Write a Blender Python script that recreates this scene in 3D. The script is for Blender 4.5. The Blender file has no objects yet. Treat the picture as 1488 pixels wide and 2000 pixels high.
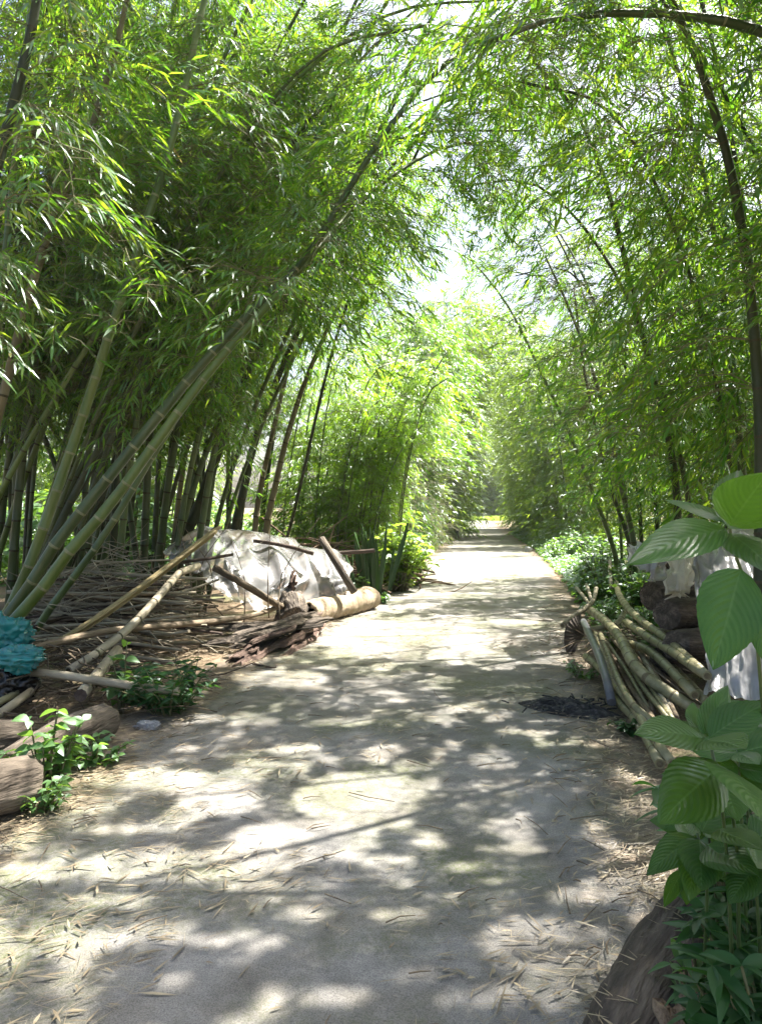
import bpy, math, random
import numpy as np
from mathutils import Vector, Matrix, noise as mnoise

random.seed(11)
RG = np.random.default_rng(11)
SC = bpy.context.scene
COL = SC.collection
PI = math.pi
HAZE = True
F, HZ, CX, CH = 1500.0, 990.0, 744.0, 1.5      # focal length in photo pixels, horizon row, centre column, eye height
UP = np.array([0., 0., 1.])
SUN_AZ, SUN_EL = math.radians(52), math.radians(60)
SUN = np.array([math.sin(SUN_AZ) * math.cos(SUN_EL), math.cos(SUN_AZ) * math.cos(SUN_EL), math.sin(SUN_EL)])


def P(px, py, Y):                               # photo pixel at distance Y -> world point
    return np.array([(px - CX) / F * Y, Y, CH - (py - HZ) / F * Y])


def H(px, py, z=0.0):                           # photo pixel lying at height z -> world point
    Y = (CH - z) * F / (py - HZ)
    return np.array([(px - CX) / F * Y, Y, z])


XL = np.array([(-5, -2.4), (2, -2.1), (3.6, -1.8), (5.5, -1.62), (7.3, -1.45), (9.6, -.8), (13, -.05), (16, .55), (32, 2.85), (56, 5.6), (90, 9.6), (200, 22)])
XR = np.array([(-5, .6), (2, .95), (3.7, 1.25), (5.8, 1.72), (9, 2.3), (16, 3.55), (28, 5.3), (64, 9.3), (90, 12.6), (200, 25)])


def xl(y): return np.interp(y, XL[:, 0], XL[:, 1])
def xr(y): return np.interp(y, XR[:, 0], XR[:, 1])


# ------------------------------------------------------------------ noise
_tab = np.random.default_rng(5).random((256, 256))


def vnoise(x, y):
    x = np.asarray(x, float); y = np.asarray(y, float)
    xi = np.floor(x).astype(int); yi = np.floor(y).astype(int)
    fx = x - xi; fy = y - yi
    fx = fx * fx * (3 - 2 * fx); fy = fy * fy * (3 - 2 * fy)
    a = _tab[xi & 255, yi & 255]; b = _tab[(xi + 1) & 255, yi & 255]
    c = _tab[xi & 255, (yi + 1) & 255]; d = _tab[(xi + 1) & 255, (yi + 1) & 255]
    return (a * (1 - fx) + b * fx) * (1 - fy) + (c * (1 - fx) + d * fx) * fy


def fbm(x, y, o=3):
    s = 0; a = .5; t = 0
    for _ in range(o):
        s = s + a * vnoise(x, y); t += a; a *= .5; x = np.asarray(x) * 2.03 + 7.1; y = np.asarray(y) * 2.03 + 3.7
    return s / t


# gaps in the canopy: the sun reaches the ground at (u, v) through them
PATCH = [(700, 1570, 120, 50), (585, 1655, 140, 42), (470, 1695, 120, 30), (870, 1245, 120, 45), (740, 1275, 90, 16),
         (640, 1245, 110, 18), (545, 1330, 90, 16), (300, 1525, 150, 18), (580, 1475, 50, 13), (670, 1415, 55, 9),
         (1090, 1875, 150, 62), (1000, 1840, 80, 26), (600, 1795, 50, 18), (800, 1915, 60, 20), (960, 1620, 36, 14),
         (500, 1745, 70, 18), (1000, 1222, 60, 9), (820, 1130, 170, 13), (900, 1088, 130, 7), (930, 1062, 60, 4),
         (1255, 1580, 60, 22), (1230, 1720, 90, 46), (1010, 1665, 60, 14), (430, 1290, 90, 14), (240, 1770, 60, 16),
         (880, 1030, 60, 6), (690, 1215, 90, 12), (860, 1165, 150, 8), (380, 1410, 60, 8), (160, 1580, 60, 12),
         (1350, 1430, 75, 55), (300, 1700, 130, 32), (130, 1860, 110, 26), (450, 1850, 90, 20), (650, 1960, 80, 20), (1000, 1960, 150, 30), (60, 1710, 80, 18), (780, 1800, 60, 14), (900, 1700, 50, 14), (1130, 1760, 60, 16), (720, 1690, 60, 12)]


def lit(u, v):
    v2 = np.maximum(v, 1.2)
    px = CX + F * u / v2; py = HZ + F * CH / v2
    j = (fbm(u * 3.1 + 9, v * 3.1, 2) - .5) * 1.3
    L = np.zeros(np.shape(u), bool)
    for cx, cy, rx, ry in PATCH:
        L |= ((px - cx) / rx) ** 2 + ((py - cy) / ry) ** 2 < 1.12 + j
    L &= v > 1.9
    n = vnoise(u * 4.2 + 3, v * 3.4) * .65 + vnoise(u * 1.1 + 40, v * 1.1) * .35
    L |= ((n > .73) | (vnoise(u * 9 + 2, v * 7.5) * .6 + vnoise(u * 2 + 11, v * 2) * .4 > .7)) & (v > 1.9)
    return L


# ------------------------------------------------------------------ materials
def newmat(name):
    m = bpy.data.materials.new(name); m.use_nodes = True
    nt = m.node_tree; nt.nodes.clear()
    out = nt.nodes.new('ShaderNodeOutputMaterial')
    return m, nt, out


def nd(nt, t, **kw):
    n = nt.nodes.new(t)
    for k, v in kw.items():
        if hasattr(n, k): setattr(n, k, v)
        else: n.inputs[k].default_value = v
    return n


def ramp(nt, fac, stops):
    r = nt.nodes.new('ShaderNodeValToRGB')
    while len(r.color_ramp.elements) < len(stops): r.color_ramp.elements.new(.5)
    for e, (p, c) in zip(r.color_ramp.elements, stops): e.position = p; e.color = (*c, 1)
    if fac is not None: nt.links.new(fac, r.inputs[0])
    return r


def leafmat(name, cols, tcols, trans=.42, gloss=.09, rough=.42, dead=None):
    m, nt, out = newmat(name); L = nt.links
    g = nd(nt, 'ShaderNodeNewGeometry'); oi = nd(nt, 'ShaderNodeObjectInfo')
    ad = nd(nt, 'ShaderNodeMath', operation='MULTIPLY_ADD'); L.new(oi.outputs['Random'], ad.inputs[0]); ad.inputs[1].default_value = .25
    ml = nd(nt, 'ShaderNodeMath', operation='MULTIPLY'); L.new(g.outputs['Random Per Island'], ml.inputs[0]); ml.inputs[1].default_value = .75
    L.new(ml.outputs[0], ad.inputs[2])
    n = len(cols)
    st = [(i / max(1, n - 1) * (.93 if dead else 1), c) for i, c in enumerate(cols)]
    ts = [(i / max(1, n - 1) * (.93 if dead else 1), c) for i, c in enumerate(tcols)]
    if dead: st.append((.985, dead)); ts.append((.985, dead))
    r1 = ramp(nt, ad.outputs[0], st); r2 = ramp(nt, ad.outputs[0], ts)
    d = nd(nt, 'ShaderNodeBsdfDiffuse'); t = nd(nt, 'ShaderNodeBsdfTranslucent')
    L.new(r1.outputs[0], d.inputs[0]); L.new(r2.outputs[0], t.inputs[0])
    mx = nd(nt, 'ShaderNodeMixShader'); mx.inputs[0].default_value = trans
    L.new(d.outputs[0], mx.inputs[1]); L.new(t.outputs[0], mx.inputs[2])
    gl = nd(nt, 'ShaderNodeBsdfGlossy'); gl.inputs['Roughness'].default_value = rough; gl.inputs[0].default_value = (.9, .95, 1, 1)
    lw = nd(nt, 'ShaderNodeLayerWeight'); lw.inputs[0].default_value = .25
    mu = nd(nt, 'ShaderNodeMath', operation='MULTIPLY_ADD'); L.new(lw.outputs['Fresnel'], mu.inputs[0]); mu.inputs[1].default_value = .06; mu.inputs[2].default_value = gloss * .22
    m2 = nd(nt, 'ShaderNodeMixShader'); L.new(mu.outputs[0], m2.inputs[0]); L.new(mx.outputs[0], m2.inputs[1]); L.new(gl.outputs[0], m2.inputs[2])
    L.new(m2.outputs[0], out.inputs[0])
    return m


def woodmat(name, c1, c2, c3=None, scale=6., stretch=(1, 1, 1), rough=.75, bump=.4, vary=.25, spec=.3, fine=60.):
    m, nt, out = newmat(name); L = nt.links
    tc = nd(nt, 'ShaderNodeTexCoord'); mp = nd(nt, 'ShaderNodeMapping'); mp.inputs['Scale'].default_value = stretch
    L.new(tc.outputs['Object'], mp.inputs[0])
    n1 = nd(nt, 'ShaderNodeTexNoise'); n1.inputs['Scale'].default_value = scale; n1.inputs['Detail'].default_value = 7; n1.inputs['Roughness'].default_value = .65
    L.new(mp.outputs[0], n1.inputs[0])
    st = [(.3, c1), (.68, c2)] if c3 is None else [(.28, c1), (.5, c2), (.72, c3)]
    r = ramp(nt, n1.outputs[0], st)
    oi = nd(nt, 'ShaderNodeObjectInfo'); hs = nd(nt, 'ShaderNodeHueSaturation')
    mr = nd(nt, 'ShaderNodeMapRange'); L.new(oi.outputs['Random'], mr.inputs[0]); mr.inputs[3].default_value = 1 - vary; mr.inputs[4].default_value = 1 + vary
    L.new(mr.outputs[0], hs.inputs['Value']); L.new(r.outputs[0], hs.inputs['Color'])
    n2 = nd(nt, 'ShaderNodeTexNoise'); n2.inputs['Scale'].default_value = fine; n2.inputs['Detail'].default_value = 4; L.new(mp.outputs[0], n2.inputs[0])
    b = nd(nt, 'ShaderNodeBump'); b.inputs['Strength'].default_value = bump; b.inputs['Distance'].default_value = .02
    sm = nd(nt, 'ShaderNodeMath', operation='ADD'); L.new(n1.outputs[0], sm.inputs[0]); L.new(n2.outputs[0], sm.inputs[1]); L.new(sm.outputs[0], b.inputs['Height'])
    p = nd(nt, 'ShaderNodeBsdfPrincipled'); p.inputs['Roughness'].default_value = rough; p.inputs['Specular IOR Level'].default_value = spec
    L.new(hs.outputs[0], p.inputs['Base Color']); L.new(b.outputs[0], p.inputs['Normal'])
    L.new(p.outputs[0], out.inputs[0])
    return m


def plasticmat(name, col, alpha=.35, rough=.22, crease=14.):
    m, nt, out = newmat(name); L = nt.links
    tc = nd(nt, 'ShaderNodeTexCoord')
    n1 = nd(nt, 'ShaderNodeTexNoise'); n1.inputs['Scale'].default_value = crease; n1.inputs['Detail'].default_value = 5; n1.inputs['Distortion'].default_value = 1.2
    L.new(tc.outputs['Object'], n1.inputs[0])
    n3 = nd(nt, 'ShaderNodeTexNoise'); n3.inputs['Scale'].default_value = 2.2; n3.inputs['Detail'].default_value = 6; L.new(tc.outputs['Object'], n3.inputs[0])
    b = nd(nt, 'ShaderNodeBump'); b.inputs['Strength'].default_value = .38; b.inputs['Distance'].default_value = .02; L.new(n1.outputs[0], b.inputs['Height'])
    r = ramp(nt, n3.outputs[0], [(.3, tuple(c * .55 for c in col)), (.6, col)])
    d = nd(nt, 'ShaderNodeBsdfDiffuse'); t = nd(nt, 'ShaderNodeBsdfTranslucent'); g = nd(nt, 'ShaderNodeBsdfGlossy'); tr = nd(nt, 'ShaderNodeBsdfTransparent')
    for s in (d, t): L.new(r.outputs[0], s.inputs[0])
    g.inputs['Roughness'].default_value = rough
    for s in (d, t, g): L.new(b.outputs[0], s.inputs['Normal'])
    a = nd(nt, 'ShaderNodeMixShader'); a.inputs[0].default_value = .45; L.new(d.outputs[0], a.inputs[1]); L.new(t.outputs[0], a.inputs[2])
    al = nd(nt, 'ShaderNodeMixShader'); al.inputs[0].default_value = alpha; L.new(a.outputs[0], al.inputs[1]); L.new(tr.outputs[0], al.inputs[2])
    lw = nd(nt, 'ShaderNodeLayerWeight'); lw.inputs[0].default_value = .35; L.new(b.outputs[0], lw.inputs['Normal'])
    gm = nd(nt, 'ShaderNodeMixShader'); L.new(lw.outputs['Fresnel'], gm.inputs[0]); L.new(al.outputs[0], gm.inputs[1]); L.new(g.outputs[0], gm.inputs[2])
    L.new(gm.outputs[0], out.inputs[0])
    return m


M = {}
M['leaf'] = leafmat('bamboo_leaf', [(.018, .058, .009), (.034, .105, .014), (.054, .135, .018), (.08, .155, .022)],
                    [(.09, .29, .014), (.18, .42, .018), (.30, .51, .022), (.44, .58, .035)], dead=(.35, .24, .10))
M['leaf_far'] = leafmat('bamboo_leaf_far', [(.038, .085, .014), (.058, .12, .02), (.08, .15, .025)],  # lighter and yellower than the near leaf: bright distant haze put into the colour
                        [(.18, .34, .02), (.28, .44, .025), (.40, .52, .04)], trans=.45)
M['leaf_sun'] = leafmat('bamboo_leaf_sunlit', [(.05, .13, .014), (.085, .18, .02), (.115, .2, .025)],  # brighter copy of the bamboo leaf, sunlight put into its colour
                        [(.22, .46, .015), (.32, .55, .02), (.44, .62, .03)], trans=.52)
M['twig'] = woodmat('bamboo_twig', (.07, .075, .03), (.16, .15, .07), rough=.7, bump=.1)
M['culm'] = woodmat('bamboo_culm_green', (.022, .045, .012), (.05, .08, .02), (.09, .11, .04), scale=3.5, stretch=(1, 1, .35), rough=.42, bump=.12, vary=.3, spec=.5)
M['culm_olive'] = woodmat('bamboo_culm_olive', (.038, .07, .012), (.078, .12, .02), (.13, .165, .04), scale=3.5, stretch=(1, 1, .35), rough=.4, bump=.12, vary=.12, spec=.5)
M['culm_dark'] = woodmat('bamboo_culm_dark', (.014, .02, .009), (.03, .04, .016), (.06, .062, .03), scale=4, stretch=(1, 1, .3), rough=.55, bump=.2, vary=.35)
M['culm_brown'] = woodmat('bamboo_culm_brown', (.05, .045, .025), (.11, .095, .05), (.2, .17, .1), scale=5, stretch=(1, 1, .3), rough=.6, bump=.3, vary=.15)
M['node_pale'] = woodmat('bamboo_node_pale', (.12, .13, .06), (.26, .26, .15), scale=20, rough=.6, vary=.15)
M['node_cut'] = woodmat('bamboo_node_cut', (.07, .055, .03), (.15, .125, .07), scale=20, rough=.7, vary=.15)
M['node_dark'] = woodmat('bamboo_node_dark', (.02, .018, .01), (.07, .06, .03), scale=20, rough=.7, vary=.15)
M['cane'] = woodmat('cut_bamboo_cane', (.085, .08, .04), (.18, .165, .085), (.28, .25, .15), scale=9, stretch=(1, 1, .4), rough=.5, bump=.15, vary=.18, spec=.4)
M['cane_pale'] = woodmat('dry_bamboo_cane', (.13, .11, .07), (.27, .235, .165), (.39, .345, .255), scale=9, stretch=(1, 1, .3), rough=.6, bump=.25, vary=.12)
M['split'] = woodmat('split_bamboo', (.14, .10, .045), (.29, .23, .11), (.42, .35, .19), scale=26, stretch=(1, 1, .08), rough=.7, bump=.5, vary=.08)
M['stick'] = woodmat('dead_stick', (.06, .045, .03), (.15, .115, .075), (.27, .21, .14), scale=14, stretch=(1, 1, .16), rough=.85, bump=.5, vary=.4)
M['dark_stick'] = woodmat('dark_stick', (.025, .017, .014), (.06, .042, .032), (.11, .08, .06), scale=18, stretch=(1, 1, .16), rough=.85, bump=.5)
M['bark'] = woodmat('log_bark', (.038, .031, .024), (.09, .072, .054), (.165, .137, .105), scale=12, stretch=(1, 1, .16), rough=.9, bump=.9, vary=.12)
M['bark_tan'] = woodmat('palm_bark', (.17, .12, .075), (.31, .24, .16), (.42, .34, .24), scale=9, stretch=(.5, .5, 1.6), rough=.85, bump=.7, vary=.05)
M['bark_dark'] = woodmat('rotten_bark', (.018, .015, .012), (.075, .06, .047), (.21, .17, .13), scale=14, stretch=(1, 1, .16), rough=.85, bump=1., vary=.2)
M['bark_red'] = woodmat('reddish_bark', (.03, .019, .015), (.09, .058, .044), (.2, .145, .115), scale=16, stretch=(1, 1, .16), rough=.9, bump=1., vary=.2)
M['rot'] = woodmat('rotten_wood', (.10, .065, .04), (.25, .175, .11), (.36, .27, .18), scale=9, rough=.95, bump=1., vary=.05)
M['brush'] = woodmat('dry_brushwood', (.07, .045, .03), (.17, .115, .075), (.29, .21, .14), scale=3, rough=.9, bump=.3, vary=.1)
M['film'] = plasticmat('clear_plastic_film', (.46, .46, .465), alpha=.42, crease=10)
M['film_white'] = plasticmat('white_plastic_film', (.62, .615, .62), alpha=.2, crease=8)
M['film_cream'] = plasticmat('cream_plastic_film', (.62, .56, .42), alpha=.05, rough=.35)
M['film_teal'] = plasticmat('teal_plastic_film', (.03, .32, .32), alpha=.03, rough=.2, crease=11)
M['film_black'] = plasticmat('black_plastic_film', (.012, .012, .013), alpha=0, rough=.25)
M['pipe'] = woodmat('grey_pvc', (.06, .062, .07), (.12, .122, .13), scale=8, rough=.4, bump=.05, vary=0)
M['ash'] = woodmat('charcoal_ash', (.006, .006, .007), (.03, .03, .032), (.12, .115, .11), scale=22, rough=.95, bump=1., vary=0)
M['fan'] = woodmat('dark_ribbed_sheet', (.03, .026, .022), (.075, .06, .048), (.11, .085, .065), scale=4, rough=.6, bump=.3, vary=0)
M['weed'] = leafmat('weed_leaf', [(.05, .12, .03), (.08, .17, .045)], [(.16, .34, .04), (.28, .46, .06)], trans=.4)
M['shrub'] = leafmat('dark_shrub_leaf', [(.014, .052, .014), (.03, .085, .022)], [(.06, .18, .02), (.12, .28, .03)], trans=.3, gloss=.05, rough=.4)
M['glow'] = leafmat('lime_sunlit_leaf', [(.07, .15, .02), (.12, .22, .03)], [(.34, .52, .04), (.5, .64, .08)], trans=.5)  # lime green with a sunlit brightness put into the colour
M['snake'] = leafmat('sword_leaf', [(.03, .07, .025), (.06, .11, .035)], [(.07, .16, .02), (.12, .24, .04)], trans=.2, gloss=.12)
M['litter'] = leafmat('dry_leaf', [(.10, .07, .04), (.19, .145, .085), (.29, .23, .14), (.38, .32, .21)], [(.2, .14, .06), (.3, .22, .1), (.34, .26, .13), (.4, .32, .18)], trans=.2, gloss=.05, rough=.5)


def bigleafmat():
    m, nt, out = newmat('broad_leaf'); L = nt.links
    uv = nd(nt, 'ShaderNodeUVMap'); sp = nd(nt, 'ShaderNodeSeparateXYZ'); L.new(uv.outputs[0], sp.inputs[0])
    # side veins: curved stripes that run forward from the midrib
    ab = nd(nt, 'ShaderNodeMath', operation='ABSOLUTE'); L.new(sp.outputs[1], ab.inputs[0])
    sq = nd(nt, 'ShaderNodeMath', operation='POWER'); L.new(ab.outputs[0], sq.inputs[0]); sq.inputs[1].default_value = 1.25
    ma = nd(nt, 'ShaderNodeMath', operation='MULTIPLY_ADD'); L.new(sq.outputs[0], ma.inputs[0]); ma.inputs[1].default_value = -.38; L.new(sp.outputs[0], ma.inputs[2])
    mm = nd(nt, 'ShaderNodeMath', operation='MULTIPLY'); L.new(ma.outputs[0], mm.inputs[0]); mm.inputs[1].default_value = 2 * PI * 11
    sn = nd(nt, 'ShaderNodeMath', operation='SINE'); L.new(mm.outputs[0], sn.inputs[0])
    vein = nd(nt, 'ShaderNodeMapRange'); L.new(sn.outputs[0], vein.inputs[0]); vein.inputs[1].default_value = .8; vein.inputs[2].default_value = 1.
    mid = nd(nt, 'ShaderNodeMapRange'); L.new(ab.outputs[0], mid.inputs[0]); mid.inputs[1].default_value = .055; mid.inputs[2].default_value = .015
    mxv = nd(nt, 'ShaderNodeMath', operation='MAXIMUM'); v4 = nd(nt, 'ShaderNodeMath', operation='MULTIPLY'); L.new(vein.outputs[0], v4.inputs[0]); v4.inputs[1].default_value = .3
    L.new(v4.outputs[0], mxv.inputs[0]); L.new(mid.outputs[0], mxv.inputs[1])
    tc = nd(nt, 'ShaderNodeTexCoord'); n = nd(nt, 'ShaderNodeTexNoise'); n.inputs['Scale'].default_value = 14; n.inputs['Detail'].default_value = 6; L.new(tc.outputs['Object'], n.inputs[0])
    n2 = nd(nt, 'ShaderNodeTexNoise'); n2.inputs['Scale'].default_value = 160; L.new(tc.outputs['Object'], n2.inputs[0])
    r0 = ramp(nt, n.outputs[0], [(.3, (.014, .047, .013)), (.66, (.028, .077, .02)), (.74, (.055, .09, .02)), (.8, (.11, .085, .03))]); oi = nd(nt, 'ShaderNodeObjectInfo'); hv = nd(nt, 'ShaderNodeMapRange'); L.new(oi.outputs['Random'], hv.inputs[0]); hv.inputs[3].default_value = .7; hv.inputs[4].default_value = 1.35
    r = nd(nt, 'ShaderNodeHueSaturation'); L.new(hv.outputs[0], r.inputs['Value']); L.new(r0.outputs[0], r.inputs['Color'])
    mc = nd(nt, 'ShaderNodeMix', data_type='RGBA'); L.new(mxv.outputs[0], mc.inputs[0]); L.new(r.outputs[0], mc.inputs[6]); mc.inputs[7].default_value = (.06, .125, .042, 1)
    h1 = nd(nt, 'ShaderNodeMath', operation='MULTIPLY_ADD'); L.new(sn.outputs[0], h1.inputs[0]); h1.inputs[1].default_value = -.5
    h2 = nd(nt, 'ShaderNodeMath', operation='MULTIPLY'); L.new(n2.outputs[0], h2.inputs[0]); h2.inputs[1].default_value = .5; L.new(h2.outputs[0], h1.inputs[2])
    b = nd(nt, 'ShaderNodeBump'); b.inputs['Strength'].default_value = .32; b.inputs['Distance'].default_value = .0035; L.new(h1.outputs[0], b.inputs['Height'])
    d = nd(nt, 'ShaderNodeBsdfDiffuse'); t = nd(nt, 'ShaderNodeBsdfTranslucent'); g = nd(nt, 'ShaderNodeBsdfGlossy')
    L.new(mc.outputs[2], d.inputs[0]); t.inputs[0].default_value = (.22, .46, .03, 1); g.inputs['Roughness'].default_value = .36
    for s in (d, t, g): L.new(b.outputs[0], s.inputs['Normal'])
    a = nd(nt, 'ShaderNodeMixShader'); a.inputs[0].default_value = .3; L.new(d.outputs[0], a.inputs[1]); L.new(t.outputs[0], a.inputs[2])
    lw = nd(nt, 'ShaderNodeLayerWeight'); lw.inputs[0].default_value = .2
    fm = nd(nt, 'ShaderNodeMath', operation='MULTIPLY_ADD'); L.new(lw.outputs['Fresnel'], fm.inputs[0]); fm.inputs[1].default_value = .10; fm.inputs[2].default_value = .015
    a2 = nd(nt, 'ShaderNodeMixShader'); L.new(fm.outputs[0], a2.inputs[0]); L.new(a.outputs[0], a2.inputs[1]); L.new(g.outputs[0], a2.inputs[2])
    L.new(a2.outputs[0], out.inputs[0])
    return m


M['broad'] = bigleafmat()


def groundmat(name, path):
    m, nt, out = newmat(name); L = nt.links
    tc = nd(nt, 'ShaderNodeTexCoord')
    def noise(s, d=6, rgh=.6):
        n = nd(nt, 'ShaderNodeTexNoise'); n.inputs['Scale'].default_value = s; n.inputs['Detail'].default_value = d; n.inputs['Roughness'].default_value = rgh
        L.new(tc.outputs['Object'], n.inputs[0]); return n
    big, midn, fine, grit = noise(.9), noise(4.5), noise(45, 5, .75), noise(210, 3, .7)
    if path:
        base = ramp(nt, midn.outputs[0], [(.28, (.165, .158, .145)), (.5, (.238, .229, .212)), (.72, (.32, .308, .286))])
        br = noise(1.7, 8, .7); brr = ramp(nt, br.outputs[0], [(.42, (1, 1, 1)), (.6, (.74, .71, .65))]); bx = nd(nt, 'ShaderNodeMix', data_type='RGBA', blend_type='MULTIPLY'); bx.inputs[0].default_value = .85; L.new(base.outputs[0], bx.inputs[6]); L.new(brr.outputs[0], bx.inputs[7])
        g = ramp(nt, grit.outputs[0], [(.33, (.35, .35, .35)), (.5, (.9, .9, .9)), (.68, (1.35, 1.33, 1.3))])
        x = nd(nt, 'ShaderNodeMix', data_type='RGBA', blend_type='MULTIPLY'); x.inputs[0].default_value = .75
        L.new(bx.outputs[2], x.inputs[6]); L.new(g.outputs[0], x.inputs[7])
        moss = nd(nt, 'ShaderNodeMath', operation='MULTIPLY'); mr = ramp(nt, big.outputs[0], [(.45, (0, 0, 0)), (.6, (.95, .95, .95))]); mf = ramp(nt, fine.outputs[0], [(.4, (.15, .15, .15)), (.62, (.9, .9, .9))])
        L.new(mr.outputs[0], moss.inputs[0]); L.new(mf.outputs[0], moss.inputs[1])
        y = nd(nt, 'ShaderNodeMix', data_type='RGBA'); L.new(moss.outputs[0], y.inputs[0]); L.new(x.outputs[2], y.inputs[6]); y.inputs[7].default_value = (.095, .11, .042, 1)
        # soil creeping in from both edges (uv.x is 0 in the middle and 1 at the edge)
        uv = nd(nt, 'ShaderNodeUVMap'); sx = nd(nt, 'ShaderNodeSeparateXYZ'); L.new(uv.outputs[0], sx.inputs[0])
        ed = nd(nt, 'ShaderNodeMath', operation='MULTIPLY_ADD'); L.new(midn.outputs[0], ed.inputs[0]); ed.inputs[1].default_value = .9; L.new(sx.outputs[0], ed.inputs[2])
        er = ramp(nt, None, [(.0, (0, 0, 0)), (1, (1, 1, 1))]); mre = nd(nt, 'ShaderNodeMapRange'); L.new(ed.outputs[0], mre.inputs[0]); mre.inputs[1].default_value = 1.15; mre.inputs[2].default_value = 1.5
        so = ramp(nt, fine.outputs[0], [(.3, (.10, .07, .045)), (.7, (.23, .17, .11))])
        z = nd(nt, 'ShaderNodeMix', data_type='RGBA'); L.new(mre.outputs[0], z.inputs[0]); L.new(y.outputs[2], z.inputs[6]); L.new(so.outputs[0], z.inputs[7])
        colr = z.outputs[2]; bs = .45
    else:
        so = ramp(nt, fine.outputs[0], [(.3, (.075, .052, .034)), (.5, (.15, .11, .07)), (.72, (.27, .21, .14))])
        gr = ramp(nt, big.outputs[0], [(.5, (0, 0, 0)), (.62, (1, 1, 1))])
        z = nd(nt, 'ShaderNodeMix', data_type='RGBA'); ml = nd(nt, 'ShaderNodeMath', operation='MULTIPLY'); L.new(gr.outputs[0], ml.inputs[0]); ml.inputs[1].default_value = .55
        L.new(ml.outputs[0], z.inputs[0]); L.new(so.outputs[0], z.inputs[6]); z.inputs[7].default_value = (.06, .10, .03, 1)
        colr = z.outputs[2]; bs = .8
    hb = nd(nt, 'ShaderNodeMath', operation='ADD'); L.new(fine.outputs[0], hb.inputs[0]); L.new(grit.outputs[0], hb.inputs[1])
    b = nd(nt, 'ShaderNodeBump'); b.inputs['Strength'].default_value = bs; b.inputs['Distance'].default_value = .012; L.new(hb.outputs[0], b.inputs['Height'])
    p = nd(nt, 'ShaderNodeBsdfPrincipled'); p.inputs['Roughness'].default_value = .9; p.inputs['Specular IOR Level'].default_value = .2
    L.new(colr, p.inputs['Base Color']); L.new(b.outputs[0], p.inputs['Normal']); L.new(p.outputs[0], out.inputs[0])
    return m


M['path'] = groundmat('worn_concrete', True)
M['ground'] = groundmat('leafy_soil', False)


# ------------------------------------------------------------------ mesh building
class MB:
    def __init__(s): s.v = []; s.f = []; s.m = []; s.n = 0; s.uv = None
    def add(s, V, Fc, mi=0):
        s.v.append(np.asarray(V, float)); o = s.n
        s.f += [tuple(int(i) + o for i in f) for f in Fc]; s.m += [mi] * len(Fc); s.n += len(V)

    def tube(s, pts, radii, n=8, mi=0, cap=True, cmi=None, wob=0., seed=0, bands=None, bmi=1, bark=0.):
        pts = np.asarray(pts, float); k = len(pts); radii = np.broadcast_to(np.asarray(radii, float), (k,))
        T = np.gradient(pts, axis=0); T /= np.linalg.norm(T, axis=1)[:, None] + 1e-9
        a = np.array([0, 0, 1.]) if abs(T[0][2]) < .9 else np.array([1., 0, 0])
        U = np.cross(T[0], a); U /= np.linalg.norm(U)
        ang = np.arange(n) * 2 * PI / n; V = np.zeros((k, n, 3))
        for i in range(k):
            U = U - T[i] * U.dot(T[i]); U /= np.linalg.norm(U); W = np.cross(T[i], U)
            rr = radii[i] * np.ones(n)
            if wob: rr = rr * (1 + wob * (2 * vnoise(ang * 1.3 + seed * 7.7 + np.cos(ang), i * .55 + np.sin(ang) * 1.5 + seed) - 1))
            if bark:
                f1 = 1 - np.abs(2 * vnoise(ang * 7. + seed * 3 + .6 * vnoise(ang * 2, i * .12), i * .07 + seed) - 1); f2 = vnoise(ang * 13., i * .3 + seed); hole = vnoise(ang * 2.2 + 5, i * .11 + seed * 2)
                rr = rr * (1 + bark * (f1 - .5) + bark * .6 * (f2 - .5) - bark * 1.2 * np.clip((hole - .7) * 8, 0, 1))
            V[i] = pts[i] + rr[:, None] * (np.cos(ang)[:, None] * U + np.sin(ang)[:, None] * W)
        o = s.n; s.v.append(V.reshape(-1, 3)); s.n += k * n
        for i in range(k - 1):
            mm = bmi if (bands is not None and bands[i]) else mi
            for j in range(n):
                s.f.append((o + i * n + j, o + i * n + (j + 1) % n, o + (i + 1) * n + (j + 1) % n, o + (i + 1) * n + j)); s.m.append(mm)
        if cap:
            s.f.append(tuple(o + j for j in range(n))[::-1]); s.m.append(mi if cmi is None else cmi)
            s.f.append(tuple(o + (k - 1) * n + j for j in range(n))); s.m.append(mi if cmi is None else cmi)
        return s

    def build(s, name, mats, parent=None, smooth=True, loc=None, axis=None):
        me = bpy.data.meshes.new(name)
        V = np.concatenate(s.v) if s.v else np.zeros((0, 3))
        if loc is not None: V = V - np.asarray(loc)
        Q = None
        if axis is not None:                     # lay the local z axis along the piece, so that the grain runs with it
            Q = Vector(axis).to_track_quat('Z', 'Y'); V = V @ np.array(Q.to_matrix())
        me.from_pydata([tuple(x) for x in V.tolist()], [], s.f)
        mats = mats if isinstance(mats, (list, tuple)) else [mats]
        for x in mats: me.materials.append(x)
        if len(mats) > 1: me.polygons.foreach_set('material_index', s.m)
        if smooth: me.polygons.foreach_set('use_smooth', [len(f) <= 4 for f in s.f])
        me.update()
        o = link(name, me, parent, loc)
        if Q is not None: o.rotation_euler = Q.to_euler()
        return o


def link(name, me, parent=None, loc=None):
    o = bpy.data.objects.new(name, me); COL.objects.link(o)
    if parent is not None: o.parent = parent
    elif loc is not None: o.location = loc
    return o


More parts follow.
